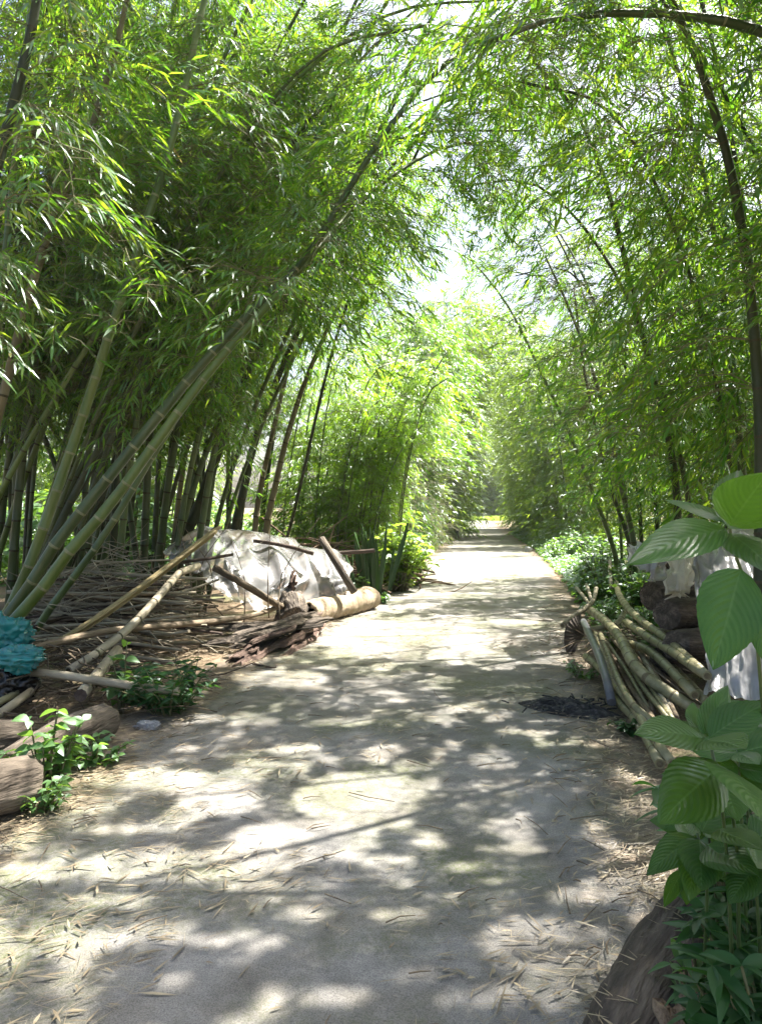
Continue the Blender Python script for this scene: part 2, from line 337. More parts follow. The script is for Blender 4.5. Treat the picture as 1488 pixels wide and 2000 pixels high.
def trimesh(name, V, T, mats, mi=None):         # fast triangle mesh from arrays
    me = bpy.data.meshes.new(name); n = len(T)
    me.vertices.add(len(V)); me.vertices.foreach_set('co', np.ascontiguousarray(V, np.float32).ravel())
    me.loops.add(n * 3); me.loops.foreach_set('vertex_index', np.ascontiguousarray(T, np.int32).ravel())
    me.polygons.add(n); me.polygons.foreach_set('loop_start', np.arange(0, n * 3, 3, dtype=np.int32))
    for x in mats: me.materials.append(x)
    if mi is not None: me.polygons.foreach_set('material_index', np.ascontiguousarray(mi, np.int32))
    me.polygons.foreach_set('use_smooth', np.zeros(n, bool))
    me.update(calc_edges=True)
    return me


def tag(o, label=None, cat=None, group=None, kind=None):
    if label: o['label'] = label
    if cat: o['category'] = cat
    if group: o['group'] = group
    if kind: o['kind'] = kind
    return o


def empty(name, loc):
    o = bpy.data.objects.new(name, None); COL.objects.link(o); o.location = tuple(float(c) for c in loc); o.empty_display_size = .2
    return o


def spline(pts, step=.3):
    pts = np.asarray(pts, float); Q = np.vstack([2 * pts[0] - pts[1], pts, 2 * pts[-1] - pts[-2]]); out = []
    for i in range(1, len(Q) - 2):
        t = np.linspace(0, 1, 24, endpoint=False)[:, None]; a, b, c, d = Q[i - 1], Q[i], Q[i + 1], Q[i + 2]
        out.append(.5 * (2 * b + (c - a) * t + (2 * a - 5 * b + 4 * c - d) * t ** 2 + (3 * b - a - 3 * c + d) * t ** 3))
    out = np.vstack(out + [pts[-1:]])
    s = np.r_[0, np.cumsum(np.linalg.norm(np.diff(out, axis=0), axis=1))]
    n = max(3, int(s[-1] / step) + 1); t = np.linspace(0, s[-1], n)
    return np.stack([np.interp(t, s, out[:, k]) for k in range(3)], 1)


# ------------------------------------------------------------------ leaves (arrays of 6-vertex blades, 4 triangles each)
LT = np.array([(0, 1, 2), (1, 3, 4), (1, 4, 2), (3, 5, 4)])


def blades(p, d, l, w, rng, fold=.25, droop=.12, roll=None):
    p = np.asarray(p, float); d = d / (np.linalg.norm(d, axis=1)[:, None] + 1e-9); n = len(p)
    s = np.cross(d, UP); s += 1e-4; s /= np.linalg.norm(s, axis=1)[:, None]
    nn = np.cross(s, d)
    a = (rng.random(n) - .5) * 2.0 if roll is None else roll
    ca, sa = np.cos(a)[:, None], np.sin(a)[:, None]
    s, nn = s * ca + nn * sa, nn * ca - s * sa
    l = np.asarray(l)[:, None]; w = np.asarray(w)[:, None] * .5
    V = np.zeros((n, 6, 3)); dn = -UP * droop
    V[:, 0] = p
    q1 = p + d * l * .3; q2 = p + d * l * .66 + dn * l * .35
    V[:, 1] = q1 - s * w + nn * w * fold; V[:, 2] = q1 + s * w + nn * w * fold
    V[:, 3] = q2 - s * w * .72 + nn * w * fold * .7; V[:, 4] = q2 + s * w * .72 + nn * w * fold * .7
    V[:, 5] = p + d * l + dn * l
    return V


def make_spray(seed, L=1.3, ntw=27, per=(6, 11), ll=.132, lw=.0185, droop=.95):
    rng = np.random.default_rng(seed)
    def pos(s): return np.stack([L * s * (.95 - .2 * s * s), L * .14 * np.sin(2.5 * s + seed) * s, L * (.38 * s - droop * s * s)], -1)
    tw = []; tw.append(pos(np.linspace(0, 1, 6)))
    ps, ds, ls, ws = [], [], [], []
    for k in range(ntw):
        s = .18 + .82 * (k + rng.random()) / ntw
        b = pos(np.array([s]))[0]; yaw = (1 if k % 2 else -1) * (.4 + rng.random() * .9) + rng.normal() * .2
        lt = (.18 + .22 * rng.random()) * L
        td = np.array([math.cos(yaw), math.sin(yaw), .1 - .5 * rng.random()])
        e = b + td * lt + np.array([0, 0, -.25 * lt]); mid = b + td * lt * .55
        tw.append(np.array([b, mid, e]))
        m = rng.integers(*per)
        for j in range(m):
            q = (.35 + .65 * (j + 1) / m); bp = b + (e - b) * q + (mid - (b + e) / 2) * 4 * q * (1 - q) * .5
            sd = (1 if j % 2 else -1) * (.35 + .5 * rng.random()) * (0.15 if j == m - 1 else 1)
            y2 = yaw + sd
            ps.append(bp); ds.append([math.cos(y2), math.sin(y2), -.15 - 1.2 * rng.random() ** 1.3])
            sc = .6 + .65 * rng.random(); ls.append(ll * sc); ws.append(lw * (.75 + .25 * sc) * (.8 + .4 * rng.random()))
    B = blades(np.array(ps), np.array(ds), np.array(ls), np.array(ws), rng, droop=.18)
    tv, tt, o = [], [], 0
    for t in tw:
        k = len(t); r = np.linspace(.0045 if k > 3 else .0022, .0012, k) * max(1, L)
        T = np.gradient(t, axis=0); T /= np.linalg.norm(T, axis=1)[:, None]
        U = np.cross(T, [.3, .2, 1]); U /= np.linalg.norm(U, axis=1)[:, None]; W = np.cross(T, U)
        for i in range(k):
            for a in (0, 2.09, 4.19): tv.append(t[i] + r[i] * (math.cos(a) * U[i] + math.sin(a) * W[i]))
        for i in range(k - 1):
            for j in range(3):
                a, b, c, d = o + i * 3 + j, o + i * 3 + (j + 1) % 3, o + i * 3 + 3 + (j + 1) % 3, o + i * 3 + 3 + j
                tt += [(a, b, c), (a, c, d)]
        o += k * 3
    return B, np.array(tv), np.array(tt)


SPR = [make_spray(i) for i in range(10)]                                            # middle distance
SPR_NEAR = [make_spray(50 + i, ll=.15, lw=.0215, ntw=21, per=(6, 10)) for i in range(8)]      # close, larger blades
SPR_FAR = [make_spray(90 + i, L=1.7, ll=.20, lw=.036, ntw=17, per=(5, 9)) for i in range(6)]   # far, fewer and larger


def foliage_mesh(name, places, sprays, mat, cull=True, rng=None, keep=1.0, rules=None):
    """places: (point, yaw, scale, tilt); leaves standing in a sun gap of the canopy are left out"""
    rng = rng or RG; LV, TV, TT, to = [], [], [], 0
    for (p, yaw, sc, tilt) in places:
        B, tv, tt = sprays[rng.integers(len(sprays))]
        c, s = math.cos(yaw), math.sin(yaw); ct, st = math.cos(tilt), math.sin(tilt)
        R = np.array([[c, -s, 0], [s, c, 0], [0, 0, 1]]) @ np.array([[ct, 0, -st], [0, 1, 0], [st, 0, ct]])
        b = (B.reshape(-1, 3) * sc) @ R.T + p
        LV.append(b.reshape(-1, 6, 3))
        t2 = (tv * sc) @ R.T + p
        if rules is None or rules(t2[[0, 9]]).all():
            TV.append(t2); TT.append(tt + to); to += len(t2)
    if not LV: return None
    LV = np.concatenate(LV); C = LV.mean(1)
    k = np.ones(len(LV), bool)
    if keep < 1: k &= rng.random(len(LV)) < keep
    if rules is not None: k &= rules(C)
    if cull:
        t = C[:, 2] / SUN[2]; u = C[:, 0] - SUN[0] * t; v = C[:, 1] - SUN[1] * t
        k &= ~(lit(u, v) & (rng.random(len(C)) < .995))
    LV = LV[k]
    if not len(LV): return None
    V = LV.reshape(-1, 3); T = (LT[None] + (np.arange(len(LV)) * 6)[:, None, None]).reshape(-1, 3)
    mi = np.zeros(len(T), int)
    if TV:
        TVc = np.concatenate(TV); TTc = np.concatenate(TT) + len(V)
        V = np.vstack([V, TVc]); T = np.vstack([T, TTc]); mi = np.r_[mi, np.ones(len(TTc), int)]
    return trimesh(name, V, T, [mat, M['twig']], mi)


def near_rules(C):
    """keep the walking room over the path and the strip of open sky above it free of leaves"""
    x, y, z = C[:, 0], C[:, 1], C[:, 2]
    k = (x * x + y * y + (z - CH) ** 2) > 2.3 ** 2
    k &= ~((x > xl(y) - .1) & (x < xr(y) + .1) & (z < 2.6))
    k &= ~((y < 4.2) & (y > -.5) & (np.abs(x) < .55 * np.maximum(y, .4)) & (z < CH + .62 * y))
    k &= ~((x > -1.6) & (x < xl(y) + .2) & (y > 8) & (y < 14.8) & (z < 4.3))
    cx = xl(y) * .6 + xr(y) * .4
    strip = (np.abs(x - cx - .1) < .55 + (fbm(y * .5, z * .5, 2) - .5) * 1.8) & (y > 8.5) & (y < 16) & (z > .5 * y + .5)
    k &= ~(strip & (RG.random(len(x)) < .93))
    return k


def culm_tube(mb, pts, r0, r1, n=10, power=1.0):
    k = len(pts); P2, R2, band = [], [], []
    t = np.linspace(0, 1, k); rr = r0 + (r1 - r0) * t ** power
    for i in range(k):
        d = pts[min(i + 1, k - 1)] - pts[max(i - 1, 0)]; d = d / np.linalg.norm(d)
        if 0 < i < k - 1 and rr[i] > .012:
            for off, f, bnd in ((-.016, .985, True), (-.004, 1.09, True), (.006, 1.03, False)):
                P2.append(pts[i] + d * off * (.6 + rr[i] * 8)); R2.append(rr[i] * f); band.append(bnd)
        else: P2.append(pts[i]); R2.append(rr[i]); band.append(False)
    mb.tube(np.array(P2), np.array(R2), n=n, mi=0, bands=band, bmi=1)


def bamboo(label, ctrl, r0, r1=.012, mat='culm', node='node_pale', s0=.35, s1=1., group=None, sprays=None, leaf='leaf', dens=1.6, sc=(.8, 1.35),
           cull=True, rules=near_rules, step=.34, zmin=2.2, n=10, seed=0, extra=None, keep=1., power=1.2):
    rng = np.random.default_rng(1000 + seed)
    pts = spline(ctrl, step); base = pts[0].copy()
    root = tag(empty('bamboo', base), label, 'bamboo', group)
    mb = MB(); culm_tube(mb, pts, r0, r1, n, power); mb.build('culm', [M[mat], M[node]], root, loc=base)
    places = []
    k = len(pts); i0 = int(k * s0); i1 = int(k * s1)
    for i in range(i0, i1):
        if pts[i][2] < zmin: continue
        dd = dens * DENS; m = int(dd) + (rng.random() < dd % 1)
        for _ in range(m):
            places.append((pts[i], rng.random() * 2 * PI, rng.uniform(*sc) * (1 - .25 * i / k), rng.uniform(-.25, .45)))
    if extra: places += extra
    me = foliage_mesh('foliage', places, sprays or SPR, M[leaf], cull, rng, keep, rules)
    if me:
        me.vertices.foreach_set('co', (np.array([v for v in foreach(me)]) - np.tile(base, len(me.vertices))).astype(np.float32)) if False else shift(me, -base)
        link('foliage', me, root)
    return root


def foreach(me): return []


def shift(me, d):
    a = np.empty(len(me.vertices) * 3, np.float32); me.vertices.foreach_get('co', a)
    a = (a.reshape(-1, 3) + np.asarray(d, np.float32)).ravel(); me.vertices.foreach_set('co', a); me.update()


def dup(root, loc, rotz=0., sc=1., label=None):
    r = root.copy(); COL.objects.link(r); r.location = loc; r.rotation_euler = (0, 0, rotz); r.scale = (sc, sc, sc)
    if label: r['label'] = label
    for ch in list(root.children):
        c = ch.copy(); COL.objects.link(c); c.parent = r
    return r


def lean_ctrl(x, y, h, az, lean, curl=.25, n=6, ex=1.9):
    out = []
    for t in np.linspace(0, 1, n):
        d = lean * t ** ex; z = h * (t - curl * t ** 4)
        out.append((x + math.cos(az) * d, y + math.sin(az) * d, z - (.05 if t == 0 else 0)))
    return np.array(out)

#@@SETTING
# ------------------------------------------------------------------ setting
def build_ground():
    xs = np.unique(np.r_[-600, -250, -120, -60, -40, np.arange(-30, 30.01, .5), 40, 60, 120, 250, 600])
    ys = np.unique(np.r_[-300, -100, -40, np.arange(-10, 40.01, .5), np.arange(42, 110, 4), 140, 200, 400, 900])
    X, Y = np.meshgrid(xs, ys); Z = (fbm(X * .35, Y * .35) - .5) * .22 + (fbm(X * 1.7, Y * 1.7) - .5) * .07
    off = np.maximum(np.maximum(xl(Y) - X, X - xr(Y)), 0)
    Z *= np.clip((off - .6) / 1.2, 0, 1)
    Z += np.clip((off - .7) / 2.5, 0, 1) * .08
    V = np.stack([X, Y, Z], -1).reshape(-1, 3); nx = len(xs); fs = []
    for j in range(len(ys) - 1):
        for i in range(nx - 1): a = j * nx + i; fs.append((a, a + 1, a + nx + 1, a + nx))
    mb = MB(); mb.add(V, fs); o = mb.build('ground', M['ground']); tag(o, kind='structure')


def build_path():
    ys = np.r_[np.arange(-6, 20, .25), np.arange(20, 60, 1.), np.arange(60, 121, 4.)]; cols = 15
    V, fs, us = [], [], []
    for y in ys:
        a, b = xl(y) - .12 * vnoise(y * 1.3, 2.), xr(y) + .14 * vnoise(y * 1.2, 9.)
        a -= .15; b += .15
        for i in range(cols):
            t = i / (cols - 1); V.append((a + (b - a) * t, y, .006 + .012 * (1 - (2 * t - 1) ** 2))); us.append((abs(2 * t - 1), y))
    for j in range(len(ys) - 1):
        for i in range(cols - 1): q = j * cols + i; fs.append((q, q + 1, q + cols + 1, q + cols))
    mb = MB(); mb.add(V, fs); o = mb.build('path', M['path']); tag(o, kind='structure')
    uvl = o.data.uv_layers.new(name='UVMap'); idx = np.empty(len(o.data.loops), np.int32); o.data.loops.foreach_get('vertex_index', idx)
    uvl.data.foreach_set('uv', np.array(us, np.float32)[idx].ravel())


build_ground(); build_path()

#@@BAMBOO
# ------------------------------------------------------------------ bamboo: the culms one can tell apart
def pix(pts): return np.array([P(*p) for p in pts])


DENS = 1.85
GB = 'bamboo culms leaning over the path'
bamboo('thick green bamboo culm leaning out behind the teal bag, upright of the three bare ones', np.vstack([[-3.75, 6.5, -.1], pix([(20, 1190, 6.5), (160, 820, 6.6), (205, 680, 6.6), (265, 500, 6.7), (340, 260, 6.8), (400, 0, 6.9), (470, -260, 7.1), (600, -480, 7.4)])]),
       .048, .014, 'culm_olive', 'node_pale', s0=.55, group=GB, seed=1, dens=1.3)
bamboo('thick olive bamboo culm arching far over the path to the top of the picture', np.vstack([[-3.8, 6.3, -.1], pix([(15, 1205, 6.3), (110, 1062, 6.3), (215, 930, 6.35), (300, 825, 6.4), (400, 705, 6.5), (510, 590, 6.6), (600, 500, 6.7), (690, 355, 6.8), (760, 250, 6.9), (840, 150, 7.0), (920, 88, 7.1)])]),
       .05, .016, 'culm', 'node_pale', s0=.4, s1=.98, group=GB, seed=2, dens=1.5, power=1.6, zmin=3.3)
bamboo('yellowish green bamboo culm with pale node rings, lowest of the leaning ones', np.vstack([[-3.6, 6.0, -.1], pix([(45, 1195, 6.0), (130, 1085, 6.0), (220, 980, 6.05), (330, 830, 6.1), (420, 712, 6.3), (520, 600, 6.5), (600, 510, 6.8), (660, 440, 7.1), (750, 355, 7.5), (860, 290, 7.9), (960, 275, 8.2)])]),
       .050, .012, 'culm_olive', 'node_pale', s0=.5, group=GB, seed=3, dens=1.3, zmin=3.2)
bamboo('thinner leaning bamboo culm just below the yellowish one', np.vstack([[-3.6, 7.6, -.1], pix([(80, 1215, 7.6), (200, 1052, 7.6), (290, 905, 7.7), (370, 775, 7.8), (440, 640, 8), (520, 480, 8.2), (560, 330, 8.4), (640, 180, 8.6)])]),
       .04, .01, 'culm', 'node_pale', s0=.5, group=GB, seed=4, dens=1.6)
bamboo('mottled brownish bamboo culm at the left edge, upright', np.vstack([[-4.2, 6.8, -.1], pix([(-60, 1000, 6.8), (0, 800, 6.8), (48, 610, 6.8), (88, 480, 6.85), (128, 365, 6.9), (165, 290, 6.9), (225, 100, 7), (262, -60, 7), (330, -330, 7.1)])]),
       .05, .015, 'culm_brown', 'node_dark', s0=.5, group=GB, seed=5, dens=1.3)
bamboo('slim green bamboo culm cut off by the left edge', np.vstack([[-3.3, 6.4, -.1], pix([(-20, 900, 6.3), (6, 560, 6.2), (28, 330, 6.2), (55, 60, 6.2), (90, -200, 6.3), (160, -420, 6.5)])]),
       .036, .012, 'culm', 'node_pale', s0=.42, group=GB, seed=6, dens=1.3, sprays=SPR_NEAR)
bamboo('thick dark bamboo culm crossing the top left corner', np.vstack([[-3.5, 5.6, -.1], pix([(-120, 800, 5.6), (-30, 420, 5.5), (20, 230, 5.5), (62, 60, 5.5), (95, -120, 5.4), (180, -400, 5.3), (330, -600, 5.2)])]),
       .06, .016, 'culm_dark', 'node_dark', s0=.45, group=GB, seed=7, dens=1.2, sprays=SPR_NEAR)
bamboo('stout dark bamboo culm rising behind the left end of the plastic sheet', np.vstack([[-3.0, 11.2, -.1], pix([(352, 1080, 11.2), (392, 980, 11.1), (430, 870, 11), (476, 742, 10.9), (520, 650, 10.8), (600, 520, 10.5), (690, 360, 10.2), (760, 220, 10), (830, 60, 9.8), (900, -60, 9.6)])]),
       .085, .02, 'culm_dark', 'node_dark', s0=.45, group=GB, seed=8, dens=1.8, zmin=4.)
bamboo('dark brown bamboo culm behind the plastic sheet, bending to the right', np.vstack([[-2.5, 13, -.1], pix([(455, 1060, 13), (478, 950, 13), (500, 855, 13), (556, 705, 13), (612, 590, 13), (690, 455, 13), (800, 330, 13)])]),
       .08, .02, 'culm_dark', 'node_dark', s0=.45, group=GB, seed=9, dens=1.8, zmin=4.)
bamboo('brown bamboo culm behind the ridge of the plastic sheet, tall and nearly straight', np.vstack([[-2.0, 13.5, -.1], pix([(520, 1040, 13.5), (540, 940, 13.5), (562, 850, 13.5), (600, 735, 13.5), (660, 600, 13.5), (730, 480, 13.5)])]),
       .065, .02, 'culm_brown', 'node_dark', s0=.4, group=GB, seed=10, dens=1.8, zmin=4.)
bamboo('reddish brown bamboo culm in front of the brushwood heap', np.vstack([[-2.15, 14, -.1], pix([(498, 1050, 14), (508, 960, 14), (525, 880, 14), (548, 780, 14), (580, 650, 14), (610, 520, 14)])]),
       .06, .02, 'culm_brown', 'node_dark', s0=.4, group=GB, seed=11, dens=1.8, zmin=4.)
bamboo('thin blackish bamboo stem slanting across the bright sky gap', np.vstack([[-1.95, 13.2, -.1], pix([(572, 1010, 12.9), (640, 720, 11.6), (705, 520, 10.2), (772, 385, 9), (868, 185, 8.6), (955, 0, 8.3), (1000, -120, 8)])]),
       .03, .012, 'culm_dark', 'node_dark', s0=.62, group=GB, seed=12, dens=.8, zmin=4.5)
# right side
bamboo('second bamboo culm added unseen beyond the right edge whose crown shades the broad leaves', lean_ctrl(3.9, 3.7, 8, PI + .1, 1.9), .04, .012, 'culm', 'node_dark', s0=.45, seed=20, dens=4, zmin=4)  # added out of view to deepen the shade on the broad leaves
bamboo('bamboo culm added unseen beyond the right edge whose crown shades the broad leaves', lean_ctrl(4.2, 2.9, 8.5, PI - .25, 2.0), .045, .012, 'culm', 'node_dark', s0=.45, seed=19, dens=4, zmin=4)  # unseen culm, added so its crown keeps sun off the broad leaves
bamboo('slender bamboo stem bowed in an arc over the path with a bare tip', np.vstack([[4.3, 14, -.1], pix([(1200, 1080, 14), (1152, 950, 13.9), (1110, 842, 13.8), (1062, 740, 13.6), (1000, 612, 13.4), (942, 532, 13.2), (900, 495, 13), (850, 480, 12.8)])]),
       .045, .008, 'culm', 'node_dark', s0=.93, group=GB, seed=13, dens=.7)
bamboo('dark bamboo culm curving up behind the white plastic on the right', np.vstack([[3.5, 9, -.1], pix([(1322, 1000, 9), (1316, 920, 9), (1290, 785, 8.9), (1250, 640, 8.7), (1216, 490, 8.5), (1180, 350, 8.2), (1120, 210, 8), (1040, 120, 7.8)])]),
       .05, .015, 'culm_dark', 'node_dark', s0=.4, group=GB, seed=14, dens=1.8)
bamboo('mid sized bamboo culm left of the dark curved one, leaning to the path', np.vstack([[3.95, 12, -.1], pix([(1238, 1070, 12), (1215, 960, 12), (1190, 842, 12), (1160, 735, 11.9), (1110, 600, 11.8), (1050, 470, 11.6)])]),
       .05, .012, 'culm', 'node_dark', s0=.35, group=GB, seed=15, dens=1.8)
bamboo('second mid sized bamboo culm crossing close beside its neighbour', np.vstack([[3.85, 12.3, -.1], pix([(1232, 1080, 12.3), (1196, 965, 12.3), (1166, 850, 12.3), (1140, 720, 12.2), (1120, 560, 12)])]),
       .04, .012, 'culm_dark', 'node_dark', s0=.35, group=GB, seed=16, dens=1.8)
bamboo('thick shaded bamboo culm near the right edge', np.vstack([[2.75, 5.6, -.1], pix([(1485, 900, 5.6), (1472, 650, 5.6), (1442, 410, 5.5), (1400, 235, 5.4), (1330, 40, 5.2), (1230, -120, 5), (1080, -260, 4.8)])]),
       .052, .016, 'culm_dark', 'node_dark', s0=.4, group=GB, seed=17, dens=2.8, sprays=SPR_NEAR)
bamboo('smooth green bamboo culm arching flat across the top right corner', np.vstack([[4.3, 4.9, -.1], pix([(1960, 900, 4.8), (1840, 480, 4.7), (1690, 210, 4.6), (1560, 95, 4.5), (1480, 56, 4.5), (1340, 30, 4.5), (1200, 25, 4.5), (1100, 36, 4.5), (1020, 52, 4.5), (950, 84, 4.5)])]),
       .05, .012, 'culm', 'node_pale', s0=.45, group=GB, seed=18, dens=3.2, sprays=SPR_NEAR, power=2.2, sc=(.55, .95))

# groves of alike culms, each with its own foliage near the path
def grove(n, xr_, yr_, hr_, az, lean, rad, label, group, mat=('culm_dark',), seed=0, ex=1.9, **kw):
    rng = np.random.default_rng(seed)
    for i in range(n):
        x = rng.uniform(*xr_); y = rng.uniform(*yr_)
        if callable(az): a = az(x, y, rng)
        else: a = az + rng.normal() * .5
        c = lean_ctrl(x, y, rng.uniform(*hr_), a, rng.uniform(*lean), rng.uniform(.1, .35), 6, ex)
        bamboo(label, c, rng.uniform(*rad), .012, mat[rng.integers(len(mat))], 'node_dark', group=group, seed=seed * 100 + i, **kw)


grove(40, (-5.2, -2.5), (8.6, 12.2), (8.5, 12), lambda x, y, r: r.normal() * .35 + (0 if r.random() < .8 else 2.6), (1., 6.2), (.028, .058), 'dark bamboo culm in the crowded clump behind the stick heap',
      'culms of the clump behind the stick heap', ('culm_dark', 'culm', 'culm'), ex=1.35, seed=21, s0=.32, dens=.8, zmin=2.9)
grove(11, (-5.0, -3.0), (7.9, 9.6), (8.5, 10.5), lambda x, y, r: r.normal() * .22, (3.6, 6.4), (.024, .042), 'slim green bamboo culm fanning out to the right from the foot of the left clump',
      'slim culms fanning out of the left clump', ('culm', 'culm_olive', 'culm_dark'), ex=1.12, seed=29, s0=.5, dens=.7, zmin=3.2)
grove(14, (-5.2, -2.5), (13.5, 17), (9, 12), -.1, (.8, 3.0), (.035, .06), 'dark bamboo culm in the open row behind the brushwood heap',
      'culms of the row behind the brushwood', ('culm_dark', 'culm_brown'), ex=1.4, seed=22, s0=.3, dens=1.1, zmin=3.3)
grove(9, (-7.5, -4.2), (6.5, 10), (9, 12), .2, (1, 3), (.04, .06), 'dark bamboo culm in the shade beside the left edge',
      'culms beside the left edge', ('culm_dark', 'culm'), seed=23, s0=.32, dens=1.2, zmin=3.)
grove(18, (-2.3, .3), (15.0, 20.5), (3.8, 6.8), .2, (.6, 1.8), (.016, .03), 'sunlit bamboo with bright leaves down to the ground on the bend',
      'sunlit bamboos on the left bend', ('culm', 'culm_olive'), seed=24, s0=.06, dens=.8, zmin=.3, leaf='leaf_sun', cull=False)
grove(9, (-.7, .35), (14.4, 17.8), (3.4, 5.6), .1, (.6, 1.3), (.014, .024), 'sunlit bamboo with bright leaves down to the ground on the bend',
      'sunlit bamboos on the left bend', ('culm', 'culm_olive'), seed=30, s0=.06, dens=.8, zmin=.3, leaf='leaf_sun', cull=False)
grove(9, (.2, 1.7), (23, 29), (7.5, 10.5), .1, (.6, 1.6), (.025, .045), 'darker bamboo standing behind the sunlit ones on the left of the path',
      'darker bamboos further along the left', ('culm_dark', 'culm'), seed=25, s0=.04, dens=2., zmin=.2, sprays=SPR_FAR, cull=False)
grove(13, (3.7, 7), (10, 16), (8, 11.5), PI - .1, (.6, 3.), (.02, .04), 'slender dark bamboo stem in the thicket right of the path',
      'stems of the right thicket', ('culm_dark', 'culm'), seed=26, s0=.22, dens=.8, zmin=1.4)
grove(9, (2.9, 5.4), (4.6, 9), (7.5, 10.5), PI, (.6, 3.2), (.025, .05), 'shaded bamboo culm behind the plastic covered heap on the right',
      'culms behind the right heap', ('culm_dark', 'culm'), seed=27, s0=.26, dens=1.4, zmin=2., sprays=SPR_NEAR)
grove(7, (4.4, 6), (1.0, 4.6), (8.5, 10.5), PI - .2, (1.5, 3.2), (.03, .05), 'bamboo culm standing outside the right edge and shading the path',
      'culms outside the right edge', ('culm',), seed=28, s0=.3, dens=2.2, zmin=2.8)

# farther bamboos: five built, the rest copied
FARP = []
for i in range(6):
    rng = np.random.default_rng(300 + i)
    FARP.append(bamboo('x', lean_ctrl(0, 0, rng.uniform(8.5, 11.5), 0, rng.uniform(1.2, 3.2), .25), .035, .01, 'culm', 'node_dark', s0=.06, sprays=SPR_FAR, leaf='leaf_far',
                       dens=2.6, sc=(.75, 1.25), cull=False, rules=None, zmin=.25, n=6, seed=310 + i, step=.42))


def far(n, xf, yr_, label, group, face, seed, scr=(.75, 1.15)):
    rng = np.random.default_rng(seed)
    for i in range(n):
        y = rng.uniform(*yr_); x = xf(y, rng)
        src = FARP[rng.integers(len(FARP))]
        o = dup(src, (x, y, -.05), face + rng.normal() * .5, rng.uniform(*scr), label); o['group'] = group


far(11, lambda y, r: xr(y) + (2.4 if y < 27 else 1.3) + abs(r.normal()) * 2.6, (16, 34), 'leafy bamboo in the tall wall of green right of the path', 'bamboos of the right wall', PI, 401)
far(12, lambda y, r: r.uniform(7, 16), (92, 99), 'hazy bamboo closing the far end of the path', 'bamboos at the end of the path', PI, 408, (1.0, 1.6))
far(30, lambda y, r: xl(y) - .7 - abs(r.normal()) * 1.8, (30, 57), 'pale bamboo far along the left side of the path', 'far bamboos on the left', 0, 402, (.85, 1.35))
far(24, lambda y, r: xr(y) + 2.0 + abs(r.normal()) * 2, (34, 58), 'pale bamboo far along the right side of the path', 'far bamboos on the right', PI, 403, (.85, 1.35))
far(34, lambda y, r: r.uniform(-2, 26), (100, 112), 'hazy bamboo closing the far end of the path', 'bamboos at the end of the path', PI, 404, (1.5, 2.1))
far(15, lambda y, r: r.uniform(-14, -5), (16, 28), 'bamboo seen in the gaps of the left clump', 'bamboos behind the left clump', 0, 405, (.6, .95))
far(5, lambda y, r: r.uniform(7.5, 12), (9, 18), 'bamboo deep in the right thicket', 'bamboos deep in the right thicket', PI, 406)
for o in FARP:
    for ch in list(o.children): bpy.data.objects.remove(ch)
    bpy.data.objects.remove(o)

#@@THINGS
# ------------------------------------------------------------------ cut wood
def rod(name, label, cat, pts, r, mat, group=None, n=9, step=.25, nodes=False, wob=.06, node='node_dark', r1=None, seed=1, sag=0., capmat=None):
    pts = spline(pts, step); r1 = r if r1 is None else r1
    mb = MB(); base = pts[0].copy()
    if nodes:
        culm_tube(mb, pts, r, r1, n)
        for q, dq, rq in ((pts[0], pts[0] - pts[1], r), (pts[-1], pts[-1] - pts[-2], r1)):      # flat dark disc stands for the shaded hollow at each cut end
            dq = dq / np.linalg.norm(dq); u = np.cross(dq, [.3, .2, .9]); u /= np.linalg.norm(u); v = np.cross(dq, u)
            mb.add([q + dq * .003 + rq * .66 * (math.cos(t) * u + math.sin(t) * v) for t in np.arange(12) * PI / 6], [tuple(range(12))], 1)
        o = mb.build(name, [M[mat], M[node]], loc=base, axis=pts[-1] - pts[0])
    else:
        mb.tube(pts, np.linspace(r, r1, len(pts)), n=n, wob=wob, seed=seed, cmi=1 if capmat else None); o = mb.build(name, [M[mat]] + ([M[capmat]] if capmat else []), loc=base, axis=pts[-1] - pts[0])
    return tag(o, label, cat, group)


def split_pole():
    pts = spline([P(40, 1300, 6.0), P(150, 1240, 6.5), P(280, 1150, 7.2), P(412, 1048, 8.0)], .12); k = len(pts)
    T = pts[-1] - pts[0]; T /= np.linalg.norm(T); U = np.cross(T, UP); U /= np.linalg.norm(U); W = np.cross(U, T)
    V, fs = [], []; n = 9; rng = np.random.default_rng(3)
    for i in range(k):
        for lay, rr in ((0, .066), (1, .054)):
            for j in range(n):
                a = PI * (j / (n - 1)) * 1.02 + .9
                q = pts[i] + rr * (math.cos(a) * U * 1.05 + math.sin(a) * W * .75)
                if i >= k - 3: q = q + T * (rng.random() * .3 - .05) * (i - (k - 4)) / 3
                V.append(q)
    row = 2 * n
    for i in range(k - 1):
        for j in range(n - 1):
            a = i * row + j; fs += [(a, a + row, a + row + 1, a + 1), (a + n, a + n + 1, a + n + 1 + row, a + n + row)]
        a = i * row; fs += [(a, a + n, a + n + row, a + row), (a + n - 1, a + n - 1 + row, a + 2 * n - 1 + row, a + 2 * n - 1)]
    mb = MB(); mb.add(V, fs); o = mb.build('split_bamboo_pole', M['split'], loc=pts[0], axis=pts[-1] - pts[0])
    tag(o, 'broad split bamboo pole with a splintered upper end, leaning over the stick heap', 'bamboo pole')


